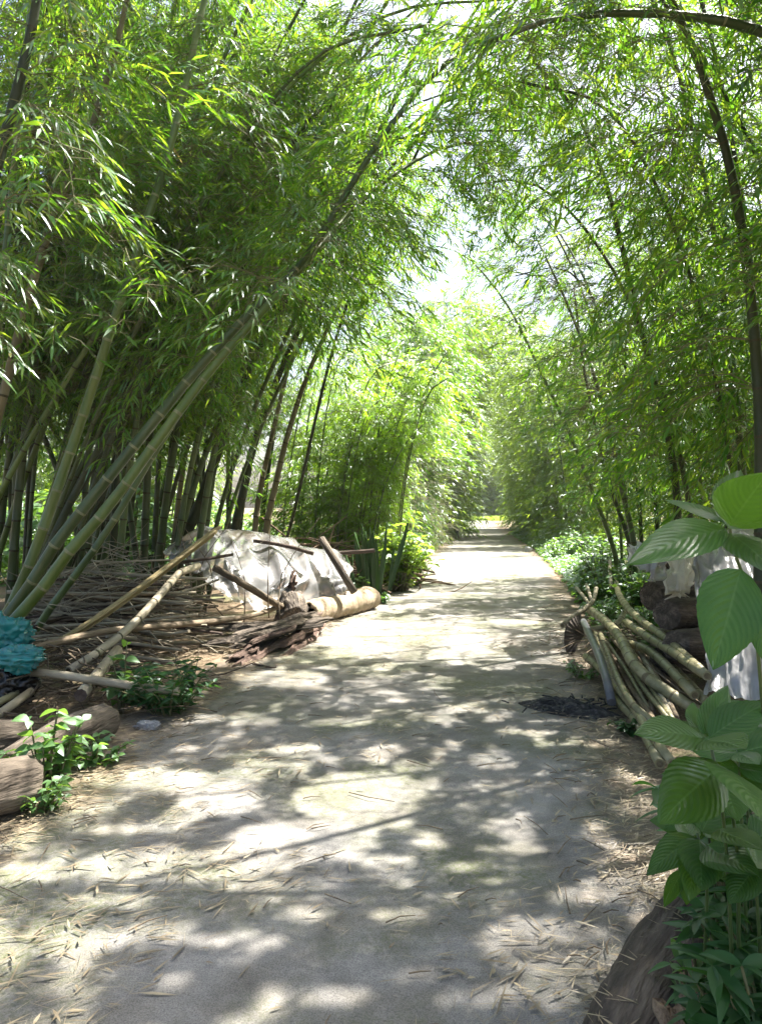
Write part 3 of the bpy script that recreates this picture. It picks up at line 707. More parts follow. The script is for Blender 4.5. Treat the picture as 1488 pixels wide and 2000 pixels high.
split_pole()
G1 = 'cut poles on the left heap'
rod('bamboo_pole', 'smooth pale bamboo pole with a bent upper end on the stick heap', 'bamboo pole', [P(135, 1310, 5.8), P(205, 1265, 6.2), P(270, 1210, 6.7), P(330, 1142, 7.3), P(352, 1118, 7.6), P(388, 1105, 7.9)], .034, 'cane_pale', G1, nodes=True, r1=.037, step=.3)
rod('bamboo_pole', 'long thin grey pole lying across the front of the stick heap', 'bamboo pole', [P(-60, 1300, 5.2), P(60, 1268, 5.7), P(200, 1234, 6.4), P(350, 1220, 7.4), P(480, 1205, 8.6), P(560, 1180, 9.4)], .029, 'stick', G1, r1=.03, wob=.12)
rod('branch', 'straight grey branch leaning on the front of the plastic sheet', 'branch', [P(418, 1108, 8.5), P(480, 1143, 8.7), P(548, 1184, 9.2)], .04, 'stick', G1, wob=.15)
rod('branch', 'thin dark branch lying across the left end of the plastic sheet', 'branch', [P(345, 1099, 8.35), P(400, 1092, 8.6), P(455, 1083, 8.8)], .018, 'dark_stick', G1, wob=.15)
rod('branch', 'thin black branch resting along the ridge of the plastic sheet', 'branch', [P(496, 1056, 10.3), P(560, 1066, 10.2), P(612, 1081, 10.1)], .026, 'dark_stick', G1, wob=.2)
rod('branch', 'mossy post leaning against the right end of the plastic sheet', 'branch', [P(628, 1052, 10.5), P(655, 1095, 10.3), P(692, 1156, 10.1)], .052, 'bark', G1, wob=.1)
rod('branch', 'brown branch pointing level past the mossy post towards the sword leaves', 'branch', [P(600, 1078, 11.4), P(660, 1080, 11.4), P(732, 1075, 11.4)], .03, 'dark_stick', G1, wob=.2)
rod('bamboo_pole', 'short yellowish pole lying low in front of the teal bag', 'bamboo pole', [P(60, 1312, 5.5), P(150, 1322, 5.45), P(250, 1338, 5.4), P(350, 1350, 5.35)], .033, 'cane_pale', G1, wob=.1, r1=.028)
rod('bamboo_pole', 'pale bamboo stub with its open cut end towards the path', 'bamboo pole', [P(158, 1358, 5.3), P(185, 1325, 5.7), P(230, 1270, 6.3)], .045, 'cane_pale', G1, wob=.03, capmat='dark_stick', node='node_dark')  # closed dark end cap paints the shade inside the open end
rod('bamboo_pole', 'pale stick poking in from the left edge under the black bag', 'bamboo pole', [P(-60, 1428, 4.9), P(0, 1394, 5.1), P(62, 1350, 5.4)], .03, 'cane_pale', G1)
rod('bamboo_pole', 'second pale stick just above the one at the left edge', 'bamboo pole', [P(-50, 1405, 5.1), P(10, 1365, 5.3), P(50, 1345, 5.5)], .025, 'cane', G1)
rod('branch', 'small forked branch lying loose on the path edge', 'branch', [H(495, 1296, .02), H(520, 1302, .03), H(538, 1304, .04), H(541, 1297, .06)], .012, 'dark_stick', r1=.006, step=.06)


def log(label, a, b, r, mat, group=None, cap=None, wob=.06, seed=0, n=44, name='log', taper=1., bend=.03):
    a, b = np.array(a), np.array(b); L = np.linalg.norm(b - a); k = max(8, int(L / .03))
    t = np.linspace(0, 1, k)[:, None]; pts = a + (b - a) * t; pts[:, 2] += bend * np.sin(t[:, 0] * PI)
    rr = r * (1 + (taper - 1) * t[:, 0]); rr = np.r_[rr[0] * .97, rr[1:-1], rr[-1] * .97]
    pts[1:-1] += (np.stack([vnoise(np.arange(k) * .35 + seed, 1.), vnoise(np.arange(k) * .35, seed + 4.), vnoise(np.arange(k) * .3, seed + 9.)], 1)[1:-1] - .5) * r * .06
    mb = MB(); mb.tube(pts, rr, n=n, wob=wob, seed=seed, cmi=1, bark=.07)
    return tag(mb.build(name, [M[mat], M[cap or mat]], loc=a, axis=b - a), label, 'log', group)


log('short brown log lying behind the pale green weed', H(205, 1408, .12), H(10, 1512, .11), .11, 'bark', cap='rot', seed=4, wob=.03)
log('thick brown log cut off by the left edge below the weed', H(58, 1528, .13), H(-120, 1585, .13), .13, 'bark', cap='rot', seed=5, wob=.03)
log('brown log half hidden at the left edge behind the weed', H(40, 1440, .16), H(-140, 1480, .16), .10, 'bark', cap='rot', seed=6)
log('rotten dark log with crumbling pale top in the bottom right corner', H(1376, 1800, .045), H(1195, 2150, .03), .14, 'bark_dark', cap='rot', seed=7, wob=.06, n=72)
# crumbled wood on the right flank of that log
def crumbled():
    a, b = H(1400, 1850, .235), H(1275, 2130, .215); t = np.linspace(0, 1, 30); V, fs = [], []
    d = (b - a) / np.linalg.norm(b - a); s = np.cross(d, UP); s /= np.linalg.norm(s)
    if s[0] < 0: s = -s
    for i, ti in enumerate(t):
        for j in range(12):
            u = (j / 11 - .3) * .27 + .07 * (vnoise(i * .5, 3. + (j < 5)) - .5); z = .02 * (1 - (u / .2) ** 2) + .11 * (fbm(i * .6, j * .8 + 5, 3) - .5)
            p = a + (b - a) * ti + s * u; V.append((p[0], p[1], p[2] + z - .05))
    for i in range(29):
        for j in range(11): q = i * 12 + j; fs.append((q, q + 12, q + 13, q + 1))
    n0 = len(V)
    V += [(x, y, 0.0) for x, y, z in V]; fs += [(a_ + n0, d_ + n0, c_ + n0, b_ + n0) for a_, b_, c_, d_ in fs]
    rim = [i * 12 for i in range(30)] + [29 * 12 + j for j in range(1, 12)] + [i * 12 + 11 for i in range(28, -1, -1)] + [j for j in range(10, 0, -1)]
    for i in range(len(rim)): p, q = rim[i], rim[(i + 1) % len(rim)]; fs.append((p, p + n0, q + n0, q))
    mb = MB(); mb.add(V, fs); tag(mb.build('rotten_wood', M['rot'], loc=a), 'crumbled tan rotten wood beside the dark log in the bottom right corner', 'rotten wood')


crumbled()


def hollow_log():
    a, b = H(600, 1198, .17), H(722, 1168, .16); r = .165; k = 30; n = 22; t = np.linspace(0, 1, k)
    d = (b - a) / np.linalg.norm(b - a); U = np.cross(d, UP); U /= np.linalg.norm(U); W = np.cross(U, d)
    V, fs = [], []; ang = np.arange(n) * 2 * PI / n
    for lay, f in ((0, 1.), (1, .78)):
        for i in range(k):
            for j in range(n):
                rg = 1 + .05 * math.sin(t[i] * 60) * (lay == 0) + .12 * (vnoise(i * .3, j * .5 + lay * 9) - .5)
                off = d * ((vnoise(j * .9, 3.) - .5) * .2 if i == 0 else 0)
                V.append(a + (b - a) * t[i] + off + r * f * rg * (1 + .12 * t[i]) * (math.cos(ang[j]) * U + math.sin(ang[j]) * W * .92))
    for lay in (0, 1):
        for i in range(k - 1):
            for j in range(n):
                o = lay * k * n; q = (o + i * n + j, o + i * n + (j + 1) % n, o + (i + 1) * n + (j + 1) % n, o + (i + 1) * n + j)
                fs.append(q if lay == 0 else q[::-1])
    for i in (0, k - 1):
        for j in range(n): fs.append((i * n + j, k * n + i * n + j, k * n + i * n + (j + 1) % n, i * n + (j + 1) % n))
    mb = MB(); mb.add(V, fs); mb.m = [1 if (k - 1) * n <= i < 2 * (k - 1) * n else 0 for i in range(len(fs))]
    tag(mb.build('hollow_log', [M['bark_tan'], M['bark_dark']], loc=a, axis=b - a), 'pale ringed hollow log lying at the path edge by the plastic sheet', 'log')


hollow_log()


def bark_strip(label, pts, w, mat, seed, curl=.5):
    pts = spline(pts, .035); k = len(pts); n = 9; V, fs = [], []; rng = np.random.default_rng(seed); jag = rng.random((2, n)) * .22
    Tm = (pts[-1] - pts[0]) / np.linalg.norm(pts[-1] - pts[0])
    for lay in (0, 1):
        for i in range(k):
            T = pts[min(i + 1, k - 1)] - pts[max(i - 1, 0)]; T /= np.linalg.norm(T); U = np.cross(T, UP); U /= np.linalg.norm(U); W = np.cross(U, T)
            for j in range(n):
                s = (j / (n - 1) - .5) * w * (1 + .55 * (vnoise(i * .25 + seed * 5, 2.) - .5)); z = -curl * s * s / w * 2 + .05 * (vnoise(i * .10 + seed * 9, j * 1.37 + seed) - .5) + .018 * (vnoise(i * .6, j * 2.3 + seed) - .5)
                q = pts[i] + U * s + W * (z - .014 * lay)
                if i < 3: q = q - Tm * jag[0, j] * (1 - i / 3)
                if i > k - 4: q = q + Tm * jag[1, j] * (1 - (k - 1 - i) / 3)
                V.append(q)
    for lay in (0, 1):
        for i in range(k - 1):
            for j in range(n - 1): q = lay * k * n + i * n + j; f = (q, q + n, q + n + 1, q + 1); fs.append(f if lay == 0 else f[::-1])
    rim = [i * n for i in range(k)] + [(k - 1) * n + j for j in range(1, n)] + [i * n + n - 1 for i in range(k - 2, -1, -1)] + [j for j in range(n - 2, 0, -1)]
    for i in range(len(rim)): p, q = rim[i], rim[(i + 1) % len(rim)]; fs.append((p, p + k * n, q + k * n, q))
    mb = MB(); mb.add(V, fs); return tag(mb.build('bark_strip', M[mat], loc=pts[0], axis=pts[-1] - pts[0], smooth=False), label, 'bark', 'broken bark by the hollow log')


for i_ in range(9):
    y_ = .02 + .03 * i_; o_ = np.random.default_rng(i_).normal(size=4) * 12
    bark_strip('splintered piece in the heap of broken bark before the hollow log', [H(468 + i_ * 4 + o_[0], 1286 - i_ * 7, y_), H(530 + i_ * 3 + o_[1], 1256 - i_ * 5, y_ + .05), H(606 + o_[2], 1222 - i_ * 3, y_ + .07)], .055 + .02 * (i_ % 3), ['bark_red', 'bark', 'bark_dark'][i_ % 3], 40 + i_, .3)
bark_strip('lowest reddish bark strip, its end nearest the path', [H(478, 1290, .04), H(530, 1258, .1), H(585, 1232, .16), H(612, 1210, .2)], .16, 'bark_red', 1)
bark_strip('reddish bark strip second from the ground by the hollow log', [H(468, 1275, .1), H(520, 1240, .16), H(570, 1215, .24), H(608, 1200, .28)], .14, 'bark_red', 2)
bark_strip('grey brown bark strip lying flat along the top of the bark', [H(440, 1222, .2), H(500, 1216, .26), H(560, 1211, .28), H(612, 1208, .26)], .15, 'bark', 3)
bark_strip('dark bark strip in the middle of the broken bark', [H(430, 1248, .12), H(480, 1236, .2), H(530, 1225, .22), H(590, 1216, .24)], .17, 'bark_dark', 4)
bark_strip('short bark strip curled outward beside the path', [H(560, 1275, .03), H(590, 1252, .06), H(610, 1236, .1), H(622, 1215, .14)], .11, 'bark_red', 5)
bark_strip('upright jagged bark flake between the sheet and the hollow log', [H(545, 1200, .2), P(556, 1178, 9.6), P(562, 1150, 9.7), P(566, 1136, 9.7)], .12, 'bark_red', 6, .8)
bark_strip('second jagged bark flake right of the upright one', [H(596, 1190, .2), P(606, 1172, 10.4), P(618, 1160, 10.5), P(640, 1166, 10.6)], .14, 'bark_red', 7, .8)
log('dark hollow stump tucked against the hollow log', H(575, 1205, .17), H(560, 1185, .3) + [0, .4, 0], .16, 'bark_dark', cap='bark_dark', seed=9, wob=.3, name='stump')

# ------------------------------------------------------------------ stick heap and brushwood
def heap_z(x, y):                                    # mound under the sticks and the plastic sheet
    a = np.exp(-(((x + 2.95) / .8) ** 2 + ((y - 8.6) / .95) ** 2)) * .82
    b = np.exp(-(((x + 1.9) / 1.15) ** 2 + ((y - 10.4) / 1.05) ** 2)) * .95
    return np.maximum(a, b)


def heap_sticks():
    rng = np.random.default_rng(77)
    for i in range(125):
        x = rng.normal(-2.85, .42); y = rng.normal(8.3, .5); L = rng.uniform(.8, 1.9); a = rng.normal(-.12, .38)
        z = heap_z(x, y) * rng.uniform(.15, 1.0) + .03
        d = np.array([math.cos(a), math.sin(a), rng.normal() * .1]); c = np.array([x, y, z + .03])
        e0, e1 = c - d * L / 2, c + d * L / 2
        e0[2] = max(e0[2], .03); e1[2] = max(e1[2], .03)
        r = rng.uniform(.011, .026)
        rod('stick', 'bare dry stick in the layered heap left of the plastic sheet', 'stick', [e0, c + [0, 0, rng.normal() * .05], e1], r,
            ['stick', 'cane_pale', 'cane_pale', 'dark_stick', 'stick'][rng.integers(5)], 'sticks of the layered heap', n=6, wob=.15, seed=i, r1=r * .7)


heap_sticks()


def tangle(name, label, cat, cx, cy, sx, sy, h, n, Lr, rr, mat, seed, kind='stuff', n_side=5, zf=None, up=.25):
    rng = np.random.default_rng(seed); mb = MB()
    for i in range(n):
        x = rng.normal(cx, sx); y = rng.normal(cy, sy)
        hz = h * math.exp(-((x - cx) / (1.6 * sx)) ** 2 - ((y - cy) / (1.6 * sy)) ** 2) if zf is None else zf(x, y)
        z = hz * rng.random() ** .7; L = rng.uniform(*Lr); a = rng.random() * 2 * PI if zf is None else rng.normal(0, .7)
        d = np.array([math.cos(a), math.sin(a), rng.normal() * up]); c = np.array([x, y, z + .03])
        p = [c - d * L / 2, c + rng.normal(size=3) * L * .07, c + d * L / 2]
        for q in p: q[2] = max(q[2], .015)
        mb.tube(spline(p, L / 5), np.linspace(1, .45, len(spline(p, L / 5))) * rng.uniform(*rr), n=n_side, cap=False)
    return tag(mb.build(name, M[mat], loc=(cx, cy, 0)), label, cat, kind=kind)


tangle('brushwood', 'reddish brown tangle of brushwood behind the plastic sheet', 'brushwood', -1.15, 14.2, .8, .5, .95, 230, (.6, 2.0), (.008, .022), 'brush', 91)
tangle('dry_twigs', 'thin dry twigs tangled over the stick heap', 'twigs', -2.9, 8.3, .6, .6, .8, 330, (.3, 1.1), (.003, .008), 'cane_pale', 92, zf=lambda x, y: heap_z(x, y) * 1.25 + .08, up=.35)
tangle('dry_twigs', 'dry twigs and straw under the teal bag on the left', 'twigs', -2.75, 6.0, .65, .5, .4, 260, (.25, .8), (.003, .010), 'stick', 93)
tangle('dry_twigs', 'fine dry twigs among the bamboo poles on the right', 'twigs', 2.5, 6.6, .45, 1.5, .35, 220, (.2, .7), (.002, .006), 'stick', 94)
rng = np.random.default_rng(61)
for i in range(9):
    x = -2.9 + i * .22 + rng.normal() * .05
    rod('branch', 'bare upright twig sticking out of the stick heap', 'branch', [np.array([x, 8.9 + rng.normal() * .3, .2]), np.array([x + rng.normal() * .12, 8.9, .7]), np.array([x + rng.normal() * .3, 8.8, 1.1 + rng.random() * .3])], .008, 'stick', 'upright twigs in the stick heap', n=5, r1=.003)

# ------------------------------------------------------------------ plastic
def sheet(name, label, grid_pts, mat, sub=7, fold=.06, seed=0, cat='plastic sheet', fr=5., crump=.07):
    g = np.array(grid_pts, float); R, Cn = g.shape[:2]
    def up(a, ax):
        a = np.moveaxis(a, ax, 0); out = []
        Q = np.concatenate([2 * a[:1] - a[1:2], a, 2 * a[-1:] - a[-2:-1]])
        for i in range(1, len(Q) - 2):
            for t in np.arange(sub) / sub:
                p0, p1, p2, p3 = Q[i - 1], Q[i], Q[i + 1], Q[i + 2]
                out.append(.5 * (2 * p1 + (p2 - p0) * t + (2 * p0 - 5 * p1 + 4 * p2 - p3) * t * t + (3 * p1 - p0 - 3 * p2 + p3) * t ** 3))
        out.append(a[-1]); return np.moveaxis(np.array(out), 0, ax)
    g = up(up(g, 0), 1); R, Cn = g.shape[:2]
    dn = np.cross(np.gradient(g, axis=1), np.gradient(g, axis=0)); dn /= np.linalg.norm(dn, axis=2)[..., None] + 1e-9
    I, J = np.meshgrid(np.arange(R), np.arange(Cn), indexing='ij')
    w = vnoise(J * fr / Cn * 2.2 + seed * 3.3 + 1.5 * vnoise(I * .15, J * .1 + seed), I * .05 + seed)           # long folds falling down the sheet
    w2 = vnoise(I * .33 + seed, J * .33)
    ridge = 1 - np.abs(2 * w - 1); r2 = 1 - np.abs(2 * vnoise(I * .21 + J * .12 + seed, J * .19 - I * .07) - 1)
    e = ridge ** 2.2 * fold * 1.1 + r2 ** 3 * fold * crump + (1 - np.abs(2 * w2 - 1)) ** 2 * fold * crump * .35
    dn = dn * np.where(dn @ np.array([0, -.6, .8]) < 0, -1, 1)[..., None]
    g = g + dn * (e - fold * .4)[..., None]
    mb = MB(); V = g.reshape(-1, 3)
    fs = [(i * Cn + j, (i + 1) * Cn + j, (i + 1) * Cn + j + 1, i * Cn + j + 1) for i in range(R - 1) for j in range(Cn - 1)]
    mb.add(V, fs); o = mb.build(name, M[mat], loc=V[0]); return tag(o, label, cat)


# big sheet over the wood pile on the left: rows from the ridge behind to the hem in front
def tarp_row(pix_list): return [P(*p) for p in pix_list]


sheet('plastic_sheet', 'large wrinkled clear plastic sheet draped over the wood pile left of the path', [
    tarp_row([(300, 1100, 11.4), (370, 1058, 11.4), (440, 1052, 11.5), (510, 1058, 11.6), (580, 1070, 11.7), (650, 1085, 11.7), (690, 1120, 11.6)]),
    tarp_row([(318, 1082, 10.6), (388, 1034, 10.7), (450, 1042, 10.8), (520, 1050, 10.9), (590, 1064, 11.0), (650, 1080, 11.1), (684, 1118, 11.0)]),
    tarp_row([(330, 1092, 9.9), (400, 1066, 9.9), (460, 1082, 10.0), (530, 1082, 10.2), (600, 1094, 10.4), (650, 1112, 10.6), (680, 1136, 10.7)]),
    tarp_row([(352, 1100, 9.5), (420, 1108, 9.5), (480, 1130, 9.6), (545, 1128, 9.8), (610, 1132, 10.1), (650, 1146, 10.3), (676, 1156, 10.5)]),
    tarp_row([(380, 1118, 9.2), (440, 1155, 9.2), (495, 1198, 9.3), (555, 1178, 9.6), (605, 1176, 9.9), (645, 1182, 10.1), (668, 1180, 10.3)])], 'film', sub=11, fold=.10, seed=2, fr=6)

# logs under the plastic on the right, then the plastic itself
GL = 'logs in the right heap'
log('rotten log end under the cream plastic on the right heap', P(1300, 1200, 6.2), P(1480, 1205, 7.0), .13, 'bark_dark', GL, cap='bark_dark', seed=21)
log('brown log low in the right heap below the hanging plastic', P(1318, 1262, 5.9), P(1500, 1255, 6.6), .12, 'bark_dark', GL, cap='bark_dark', seed=22)
log('brown log on top of the right heap between two pieces of plastic', P(1295, 1090, 6.6), P(1440, 1105, 7.2), .10, 'bark', GL, cap='bark', seed=23)
log('dark log behind the others in the right heap', P(1270, 1165, 7.1), P(1440, 1160, 7.6), .14, 'bark_dark', GL, cap='bark_dark', seed=24)
log('dark log on the ground at the back of the right heap', P(1290, 1290, 6.3), P(1470, 1290, 6.9), .13, 'bark_dark', GL, cap='bark_dark', seed=25)
sheet('plastic_sheet', 'large clear plastic sheet spilling down the right heap behind the broad leaves', [
    tarp_row([(1318, 1066, 6.9), (1365, 1052, 6.8), (1415, 1036, 6.7), (1470, 1000, 6.7), (1520, 985, 6.8), (1600, 1000, 6.9)]),
    tarp_row([(1345, 1090, 6.35), (1385, 1092, 6.2), (1430, 1090, 6.1), (1480, 1080, 6.1), (1530, 1080, 6.2), (1620, 1090, 6.3)]),
    tarp_row([(1362, 1180, 5.8), (1398, 1180, 5.7), (1440, 1178, 5.6), (1490, 1170, 5.7), (1545, 1170, 5.8), (1640, 1180, 5.9)]),
    tarp_row([(1382, 1262, 5.4), (1415, 1258, 5.3), (1455, 1255, 5.2), (1500, 1250, 5.3), (1560, 1255, 5.4), (1660, 1265, 5.5)]),
    tarp_row([(1372, 1356, 5.15), (1415, 1366, 5.0), (1460, 1368, 4.95), (1510, 1366, 5.0), (1570, 1370, 5.1), (1680, 1375, 5.2)])], 'film_white', sub=12, fold=.07, seed=5, fr=2., crump=.7)
sheet('plastic_bag', 'cream plastic bag hanging torn from the right heap', [
    tarp_row([(1310, 1076, 6.2), (1330, 1072, 6.1), (1352, 1075, 6.15)]), tarp_row([(1313, 1110, 6.05), (1330, 1106, 5.95), (1347, 1110, 6.0)]),
    tarp_row([(1306, 1150, 5.95), (1325, 1146, 5.85), (1342, 1148, 5.92)]), tarp_row([(1308, 1168, 5.95), (1324, 1164, 5.88), (1338, 1162, 5.95)])], 'film_cream', sub=9, crump=.9, fold=.04, seed=7, cat='plastic bag')
sheet('plastic_sheet', 'small crumpled white plastic piece on the left end of the right heap', [
    tarp_row([(1232, 1070, 6.9), (1255, 1064, 6.8), (1280, 1062, 6.8), (1308, 1068, 6.9)]), tarp_row([(1236, 1088, 6.7), (1258, 1086, 6.6), (1282, 1084, 6.6), (1304, 1086, 6.7)]),
    tarp_row([(1240, 1106, 6.65), (1258, 1110, 6.5), (1280, 1112, 6.5), (1300, 1106, 6.6)]), tarp_row([(1246, 1122, 6.65), (1262, 1118, 6.55), (1278, 1136, 6.5), (1294, 1122, 6.6)])], 'film_white', sub=10, crump=1., fold=.06, seed=9)


def crumpled(name, label, c, r, mat, seed, cat, sq=(1, 1, .7), amp=1.):
    n, k = 84, 46; V, fs = [], []
    def rid(d, f, o): return max(0., 1 - 2.2 * abs(mnoise.noise(Vector(d * f + o))))
    for i in range(k + 1):
        th = PI * i / k
        for j in range(n):
            ph = 2 * PI * j / n; d = np.array([math.sin(th) * math.cos(ph), math.sin(th) * math.sin(ph), math.cos(th)]); w = d + .35 * np.array(mnoise.noise_vector(Vector(d * 1.6 + seed)))
            V.append(np.array(c) + d * r * np.array(sq) * (.62 + .4 * mnoise.noise(Vector(d * 1.3 + seed)) + amp * (.34 * rid(w, 1.7, seed) + .2 * rid(w, 3.6, seed + 5) + .09 * rid(w, 8., seed + 9))))
    for i in range(k):
        for j in range(n): fs.append((i * n + j, (i + 1) * n + j, (i + 1) * n + (j + 1) % n, i * n + (j + 1) % n))
    for v in V: v[2] = max(v[2], .01)
    mb = MB(); mb.add(V, fs); return tag(mb.build(name, M[mat], loc=c), label, cat)


crumpled('plastic_bag', 'crumpled teal plastic bag above the long pole at the left edge', P(14, 1238, 5.85), .17, 'film_teal', 3, 'plastic bag', (1, .8, .9))
crumpled('plastic_bag', 'flattened teal plastic below the long pole at the left edge', P(30, 1286, 5.45), .17, 'film_teal', 8, 'plastic bag', (1.1, .7, .5))
crumpled('plastic_bag', 'black plastic bag at the left edge below the teal plastic', P(8, 1340, 5.5), .2, 'film_black', 5, 'plastic bag', (1.1, .8, .75))
crumpled('plastic_bag', 'thrown away clear plastic bag on the litter below the dark shrub', H(290, 1418, .03), .06, 'film_white', 6, 'plastic bag', (1.4, .8, .6))
crumpled('stone', 'small pale stone lying at the right edge far along the path', H(1030, 1072, .1), .16, 'film_white', 12, 'stone', (1.2, .7, .7), .2)

# ------------------------------------------------------------------ poles of cut bamboo on the right
GP = 'cut bamboo poles stacked right of the path'


def poleR(label, pz, r, mat='cane', r1=None, nodes=True, step=.22):
    r *= .84; r1 = r1 * .84 if r1 else None
    rod('bamboo_pole', label, 'bamboo pole', [H(*p) for p in pz], r, mat, GP, nodes=nodes, r1=r1 or r * .9, step=step, n=12, node='node_cut')


poleR('thickest bamboo pole, lying curved through the middle of the right stack', [(1147, 1188, .3), (1180, 1212, .32), (1210, 1245, .34), (1230, 1285, .33), (1256, 1318, .28), (1300, 1350, .2), (1370, 1395, .1)], .054, r1=.05)
poleR('uppermost bamboo pole with a hooked far end', [(1203, 1138, .42), (1207, 1158, .45), (1222, 1183, .46), (1249, 1210, .46), (1295, 1243, .44), (1328, 1272, .42), (1380, 1320, .38)], .042)
poleR('bamboo pole with a pale cut end, second from the top', [(1222, 1215, .38), (1262, 1243, .4), (1311, 1272, .4), (1374, 1316, .38)], .044)
poleR('bamboo pole bowed to the right below the cut pole', [(1226, 1257, .28), (1255, 1265, .3), (1281, 1281, .3), (1311, 1311, .28), (1356, 1358, .22)], .044)
poleR('thin bamboo pole running down beside the thickest one', [(1172, 1238, .24), (1188, 1280, .24), (1208, 1330, .22), (1232, 1372, .2), (1270, 1410, .15)], .03)
poleR('thin grey bamboo pole between the pipe and the thickest pole', [(1162, 1236, .2), (1180, 1280, .2), (1200, 1330, .18), (1220, 1365, .16), (1262, 1405, .12)], .027)
poleR('bamboo pole nearest the path, just right of the grey pipe', [(1143, 1282, .14), (1170, 1305, .16), (1198, 1335, .17), (1236, 1380, .16), (1275, 1412, .12)], .037)
poleR('lowest bamboo pole with its near end under the broad leaves', [(1192, 1350, .1), (1215, 1378, .1), (1240, 1405, .1), (1262, 1440, .1), (1288, 1492, .1)], .037)
poleR('bamboo pole beside the lowest one, half buried', [(1215, 1345, .16), (1248, 1400, .15), (1282, 1450, .14), (1312, 1490, .12)], .034)
poleR('forked pale bamboo branch above the fan shaped sheet', [(1098, 1222, .24), (1120, 1203, .3), (1150, 1182, .36), (1160, 1166, .38), (1164, 1148, .4)], .034, 'cane_pale')
poleR('short bamboo pole lying crosswise under the thickest one', [(1150, 1230, .22), (1180, 1224, .26), (1207, 1218, .3), (1216, 1200, .34), (1224, 1190, .36)], .036)
poleR('bamboo pole end pointing right towards the logs', [(1290, 1232, .32), (1330, 1238, .32), (1368, 1246, .3)], .036)
poleR('pale bamboo tip standing at the far end of the stack', [(1145, 1142, .38), (1150, 1158, .34), (1154, 1172, .3)], .028, 'cane_pale')
poleR('pale bamboo stub pointing up among the green weeds', [(1190, 1095, .55), (1191, 1120, .48), (1193, 1150, .38)], .034, 'cane_pale')
poleR('thin dry bamboo at the left of the far end of the stack', [(1125, 1148, .3), (1135, 1160, .28), (1150, 1178, .26)], .028, 'cane_pale')
poleR('bamboo pole slanting behind the bowed one', [(1310, 1300, .2), (1345, 1335, .2), (1380, 1372, .18)], .04)
poleR('slender bamboo pole deep under the stack', [(1182, 1250, .1), (1215, 1310, .1), (1250, 1370, .1), (1300, 1440, .08)], .03, 'stick')
rod('pole', 'bare brown stick jutting from the clear plastic at the right edge', 'stick', [P(1446, 1236, 5.1), P(1500, 1268, 5.0), P(1560, 1300, 4.9)], .02, 'stick')
rng = np.random.default_rng(66)
for i in range(9):
    t = rng.random(); x0, y0, x1, y1 = 1160 + 60 * t + rng.normal() * 8, 1200 + rng.uniform(0, 50), 1260 + 80 * t + rng.normal() * 10, 1400 + rng.uniform(-20, 70) - 40 * t
    rod('bamboo_pole', 'thin grey bamboo pole in the tangle under the thicker ones', 'bamboo pole', [H(x0, y0, .2), H((x0 + x1) / 2 + rng.normal() * 10, (y0 + y1) / 2, .2), H(x1, y1, .1)], rng.uniform(.014, .022), ['cane', 'cane_pale', 'stick'][i % 3], 'thin poles in the right tangle', n=8, nodes=i % 3 < 2, node='node_cut', step=.25)
# pipe and ribbed fan
rod('pipe', 'grey plastic pipe lying along the left side of the bamboo poles', 'pipe', [H(1139, 1214, .36), H(1165, 1270, .3), H(1182, 1320, .24), H(1194, 1372, .12)], .032, 'pipe', n=14, wob=0)


def ribbed_fan():
    c = P(1141, 1240, 8.0); arc = spline([P(1134, 1200, 7.98), P(1118, 1207, 7.85), P(1104, 1226, 7.78), P(1101, 1254, 7.75), P(1106, 1274, 7.75), P(1117, 1284, 7.78)], .026)
    n = len(arc); rows = 6; V, fs = [], []; nrm = np.array([-.35, -.9, .1])
    for lay in (0, 1):
        for i in range(n):
            for j in range(rows + 1):
                q = j / rows; V.append(c + (arc[i] - c) * q + nrm * (.009 * (1 if i % 2 else -1) * q + .07 * math.sin(q * PI) - .008 * lay))
    m = n * (rows + 1)
    for lay in (0, 1):
        for i in range(n - 1):
            for j in range(rows): k = lay * m + i * (rows + 1) + j; f = (k, k + 1, k + rows + 2, k + rows + 1); fs.append(f if lay else f[::-1])
    for i in range(n - 1): k = i * (rows + 1) + rows; fs.append((k, k + rows + 1, k + rows + 1 + m, k + m))
    mb = MB(); mb.add(V, fs); tag(mb.build('ribbed_fan', M['fan'], loc=c, smooth=False), 'dark brown ribbed fan shaped sheet hanging beside the top of the grey pipe', 'fan')


ribbed_fan()


def ash():
    n, k = 40, 14; V, fs = [], []; c = H(1112, 1390)
    for i in range(k + 1):
        for j in range(n):
            a = 2 * PI * j / n; q = i / k; rx, ry = .34 * (1 + .3 * (vnoise(j * .4, 3) - .5)), .24 * (1 + .3 * (vnoise(j * .4, 8) - .5))
            x, y = math.cos(a) * rx * q, math.sin(a) * ry * q - math.cos(a) * .18 * q
            V.append(c + np.array([x, y, .016 + .06 * (1 - q * q) * (.4 + 1.3 * fbm(x * 14, y * 14, 3))]))
    for i in range(k):
        for j in range(n): fs.append((i * n + j, (i + 1) * n + j, (i + 1) * n + (j + 1) % n, i * n + (j + 1) % n))
    mb = MB(); mb.add(V, fs); rng = np.random.default_rng(8)
    for i in range(70):
        p = c + np.array([rng.normal() * .15, rng.normal() * .1, .05 + rng.random() * .03]); a = rng.random() * PI; d = np.array([math.cos(a), math.sin(a), rng.normal() * .2]) * rng.uniform(.015, .045)
        mb.tube([p - d, p, p + d], .006, n=5, mi=0)
    tag(mb.build('ash_heap', M['ash'], loc=c, smooth=False), 'black heap of ash and charred twigs on the right side of the path', 'ash heap')


ash()

